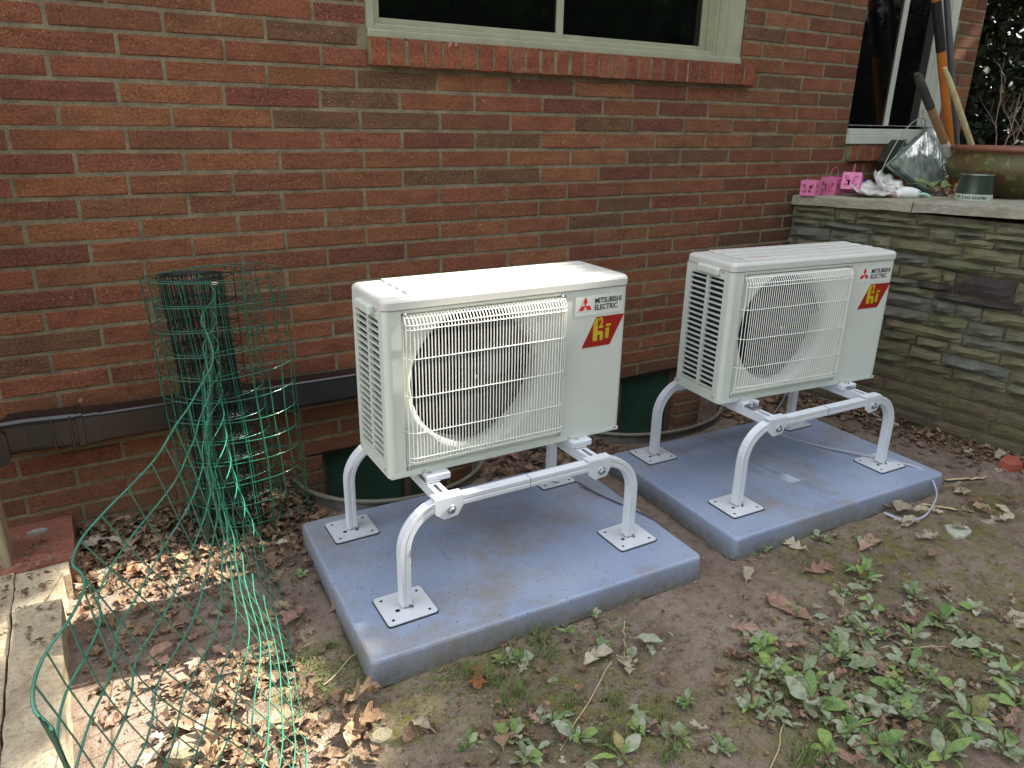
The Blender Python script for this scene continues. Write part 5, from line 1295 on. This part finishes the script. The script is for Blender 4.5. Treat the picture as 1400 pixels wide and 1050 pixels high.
# ------------------------------------------------------------------ trees
def lit_gap(P):
    # does a ray from P along the light hit the sunlit corner? cross-section at x = .3
    t = (P[:,0]-.3)/SV.x; y = P[:,1]-SV.y*t; z = P[:,2]-SV.z*t
    y = y+.07*np.sin(z*7); z = z+.07*np.sin(P[:,1]*5+1)
    a = (z > -.20) & (z < .50) & (y > -2.6) & (y < -.13)
    return a
def crown_quads(blobs, n, size, seed, gap=False):
    r = np.random.default_rng(seed); tot = sum(b[3]**2 for b in blobs); out = []
    for (cx, cy, cz, R) in blobs:
        k = int(n*R*R/tot); d = r.normal(size=(k,3)); d /= np.linalg.norm(d,axis=1)[:,None]; rad = R*(r.random(k)**.45)[:,None]
        clump = np.repeat(r.normal(size=(max(1,k//25),3))*R*.12, 25, axis=0)[:k]
        if len(clump) < k: clump = np.vstack([clump, np.zeros((k-len(clump),3))])
        p = np.array([cx,cy,cz])+d*rad*np.array([1,1,.8])+clump; out.append(p)
    p = np.vstack(out)
    if gap: p = p[~lit_gap(p)]
    k = len(p); u = r.normal(size=(k,3)); u /= np.linalg.norm(u,axis=1)[:,None]; v = np.cross(u, r.normal(size=(k,3))); v /= np.linalg.norm(v,axis=1)[:,None]
    s = (size*(.6+.8*r.random(k)))[:,None]; u = u*s; v = v*s*.5
    return np.stack([p-u, p+v, p+u, p-v], 1)
def tree(label, loc, h, blobs, n, size, seed, gap=False, mat=None, tr=.16, group='trees round the yard'):
    e = empty('tree', label, 'tree', loc, 0, group); m = MB(); r = random.Random(seed)
    m.tube([(0,0,-.1),(.02,0,h*.3),(-.05,.04,h*.6),(.05,0,h)], [tr*1.25,tr,tr*.8,tr*.45], 10); m.build('trunk', M_bark, e)
    lm = MB()
    for b in blobs[:6]:
        q = Vector(b[:3]); s0 = Vector((0,0,h*r.uniform(.45,.9))); mid = s0.lerp(q,.5)+Vector((0,0,.15)); lm.tube([s0, mid, q], [tr*.4,tr*.25,tr*.08], 6)
    lm.build('limbs', M_bark, e)
    wb = [(b[0]+loc[0], b[1]+loc[1], b[2]+loc[2], b[3]) for b in blobs]
    q = crown_quads(wb, n, size, seed, gap)-np.array(loc)
    link('crown', quads_mesh('crown', q), mat or M_tree_leaf, e); return e
# unseen canopy toward the sun (right, beyond the terrace), gap shaped for the sunbeam
tree('tall leafy tree beyond the house corner that shades the yard', (9.3,-1.7,0), 7.0, [(0,0,7.6,2.4),(-.3,-2.4,7.0,2.1),(.2,2.2,7.2,2.0),(0,0,5.0,1.7),(.3,-3.6,5.4,1.9),(0,.6,9.8,2.0),(.2,-2.2,9.4,1.8)], 15000, .17, 1, gap=True, tr=.22)
tree('broad tree behind the terrace to the right', (9.8,-6.4,0), 6.0, [(0,0,7.0,2.2),(-.5,1.5,5.2,1.7),(.3,-1.5,5.8,1.9)], 5500, .2, 2, gap=True, tr=.2)
tree('dark tree just past the brick pier', (7.2,1.9,0), 4.2, [(0,0,4.6,1.6),(.4,.6,3.2,1.2),(-.3,.8,3.6,1.1)], 15000, .055, 3, mat=M_shade_leaf, tr=.20)
tree('dark trunked tree farther back past the brick pier', (8.6,3.6,0), 4.6, [(0,0,4.8,1.7),(.6,-.5,3.0,1.3)], 12000, .06, 4, mat=M_shade_leaf, tr=.22)
tree('slender tree to the right of the brick pier', (8.6,.7,0), 4.0, [(0,0,3.6,1.3),(.3,-.6,2.4,1.0)], 8000, .055, 14, mat=M_shade_leaf, tr=.10)
# behind the camera: what the window glass mirrors
for i, (x, y, h) in enumerate(((1.5,-11,6),(5.2,-10.5,6.5),(9,-11.5,7),(-2.5,-11.5,6),(13,-12,7),(3.5,-14,8),(-6.5,-12,6.5))):
    tree('tall tree at the far side of the yard', (x,y,0), h*.7, [(0,0,h*.75,h*.33),(1.1,.4,h*.55,h*.26),(-1,.2,h*.5,h*.26)], 3000, .24, 20+i, tr=.2)
def woods(name, x0, x1, y0, y1, ztop, n, size, seed, label):
    r = np.random.default_rng(seed); p = np.stack([r.uniform(x0,x1,n), r.uniform(y0,y1,n), r.uniform(0,1,n)**.8*ztop], 1)
    p[:,2] *= .75+.25*np.sin(p[:,0]*1.3+p[:,1]*.9)
    u = r.normal(size=(n,3)); u /= np.linalg.norm(u,axis=1)[:,None]; v = np.cross(u, r.normal(size=(n,3))); v /= np.linalg.norm(v,axis=1)[:,None]
    s = (size*(.6+.8*r.random(n)))[:,None]
    o = link(name, quads_mesh(name, np.stack([p-u*s, p+v*s*.55, p+u*s, p-v*s*.55],1)), M_shade_leaf); tag(o, kind='stuff', label=label, cat='undergrowth')
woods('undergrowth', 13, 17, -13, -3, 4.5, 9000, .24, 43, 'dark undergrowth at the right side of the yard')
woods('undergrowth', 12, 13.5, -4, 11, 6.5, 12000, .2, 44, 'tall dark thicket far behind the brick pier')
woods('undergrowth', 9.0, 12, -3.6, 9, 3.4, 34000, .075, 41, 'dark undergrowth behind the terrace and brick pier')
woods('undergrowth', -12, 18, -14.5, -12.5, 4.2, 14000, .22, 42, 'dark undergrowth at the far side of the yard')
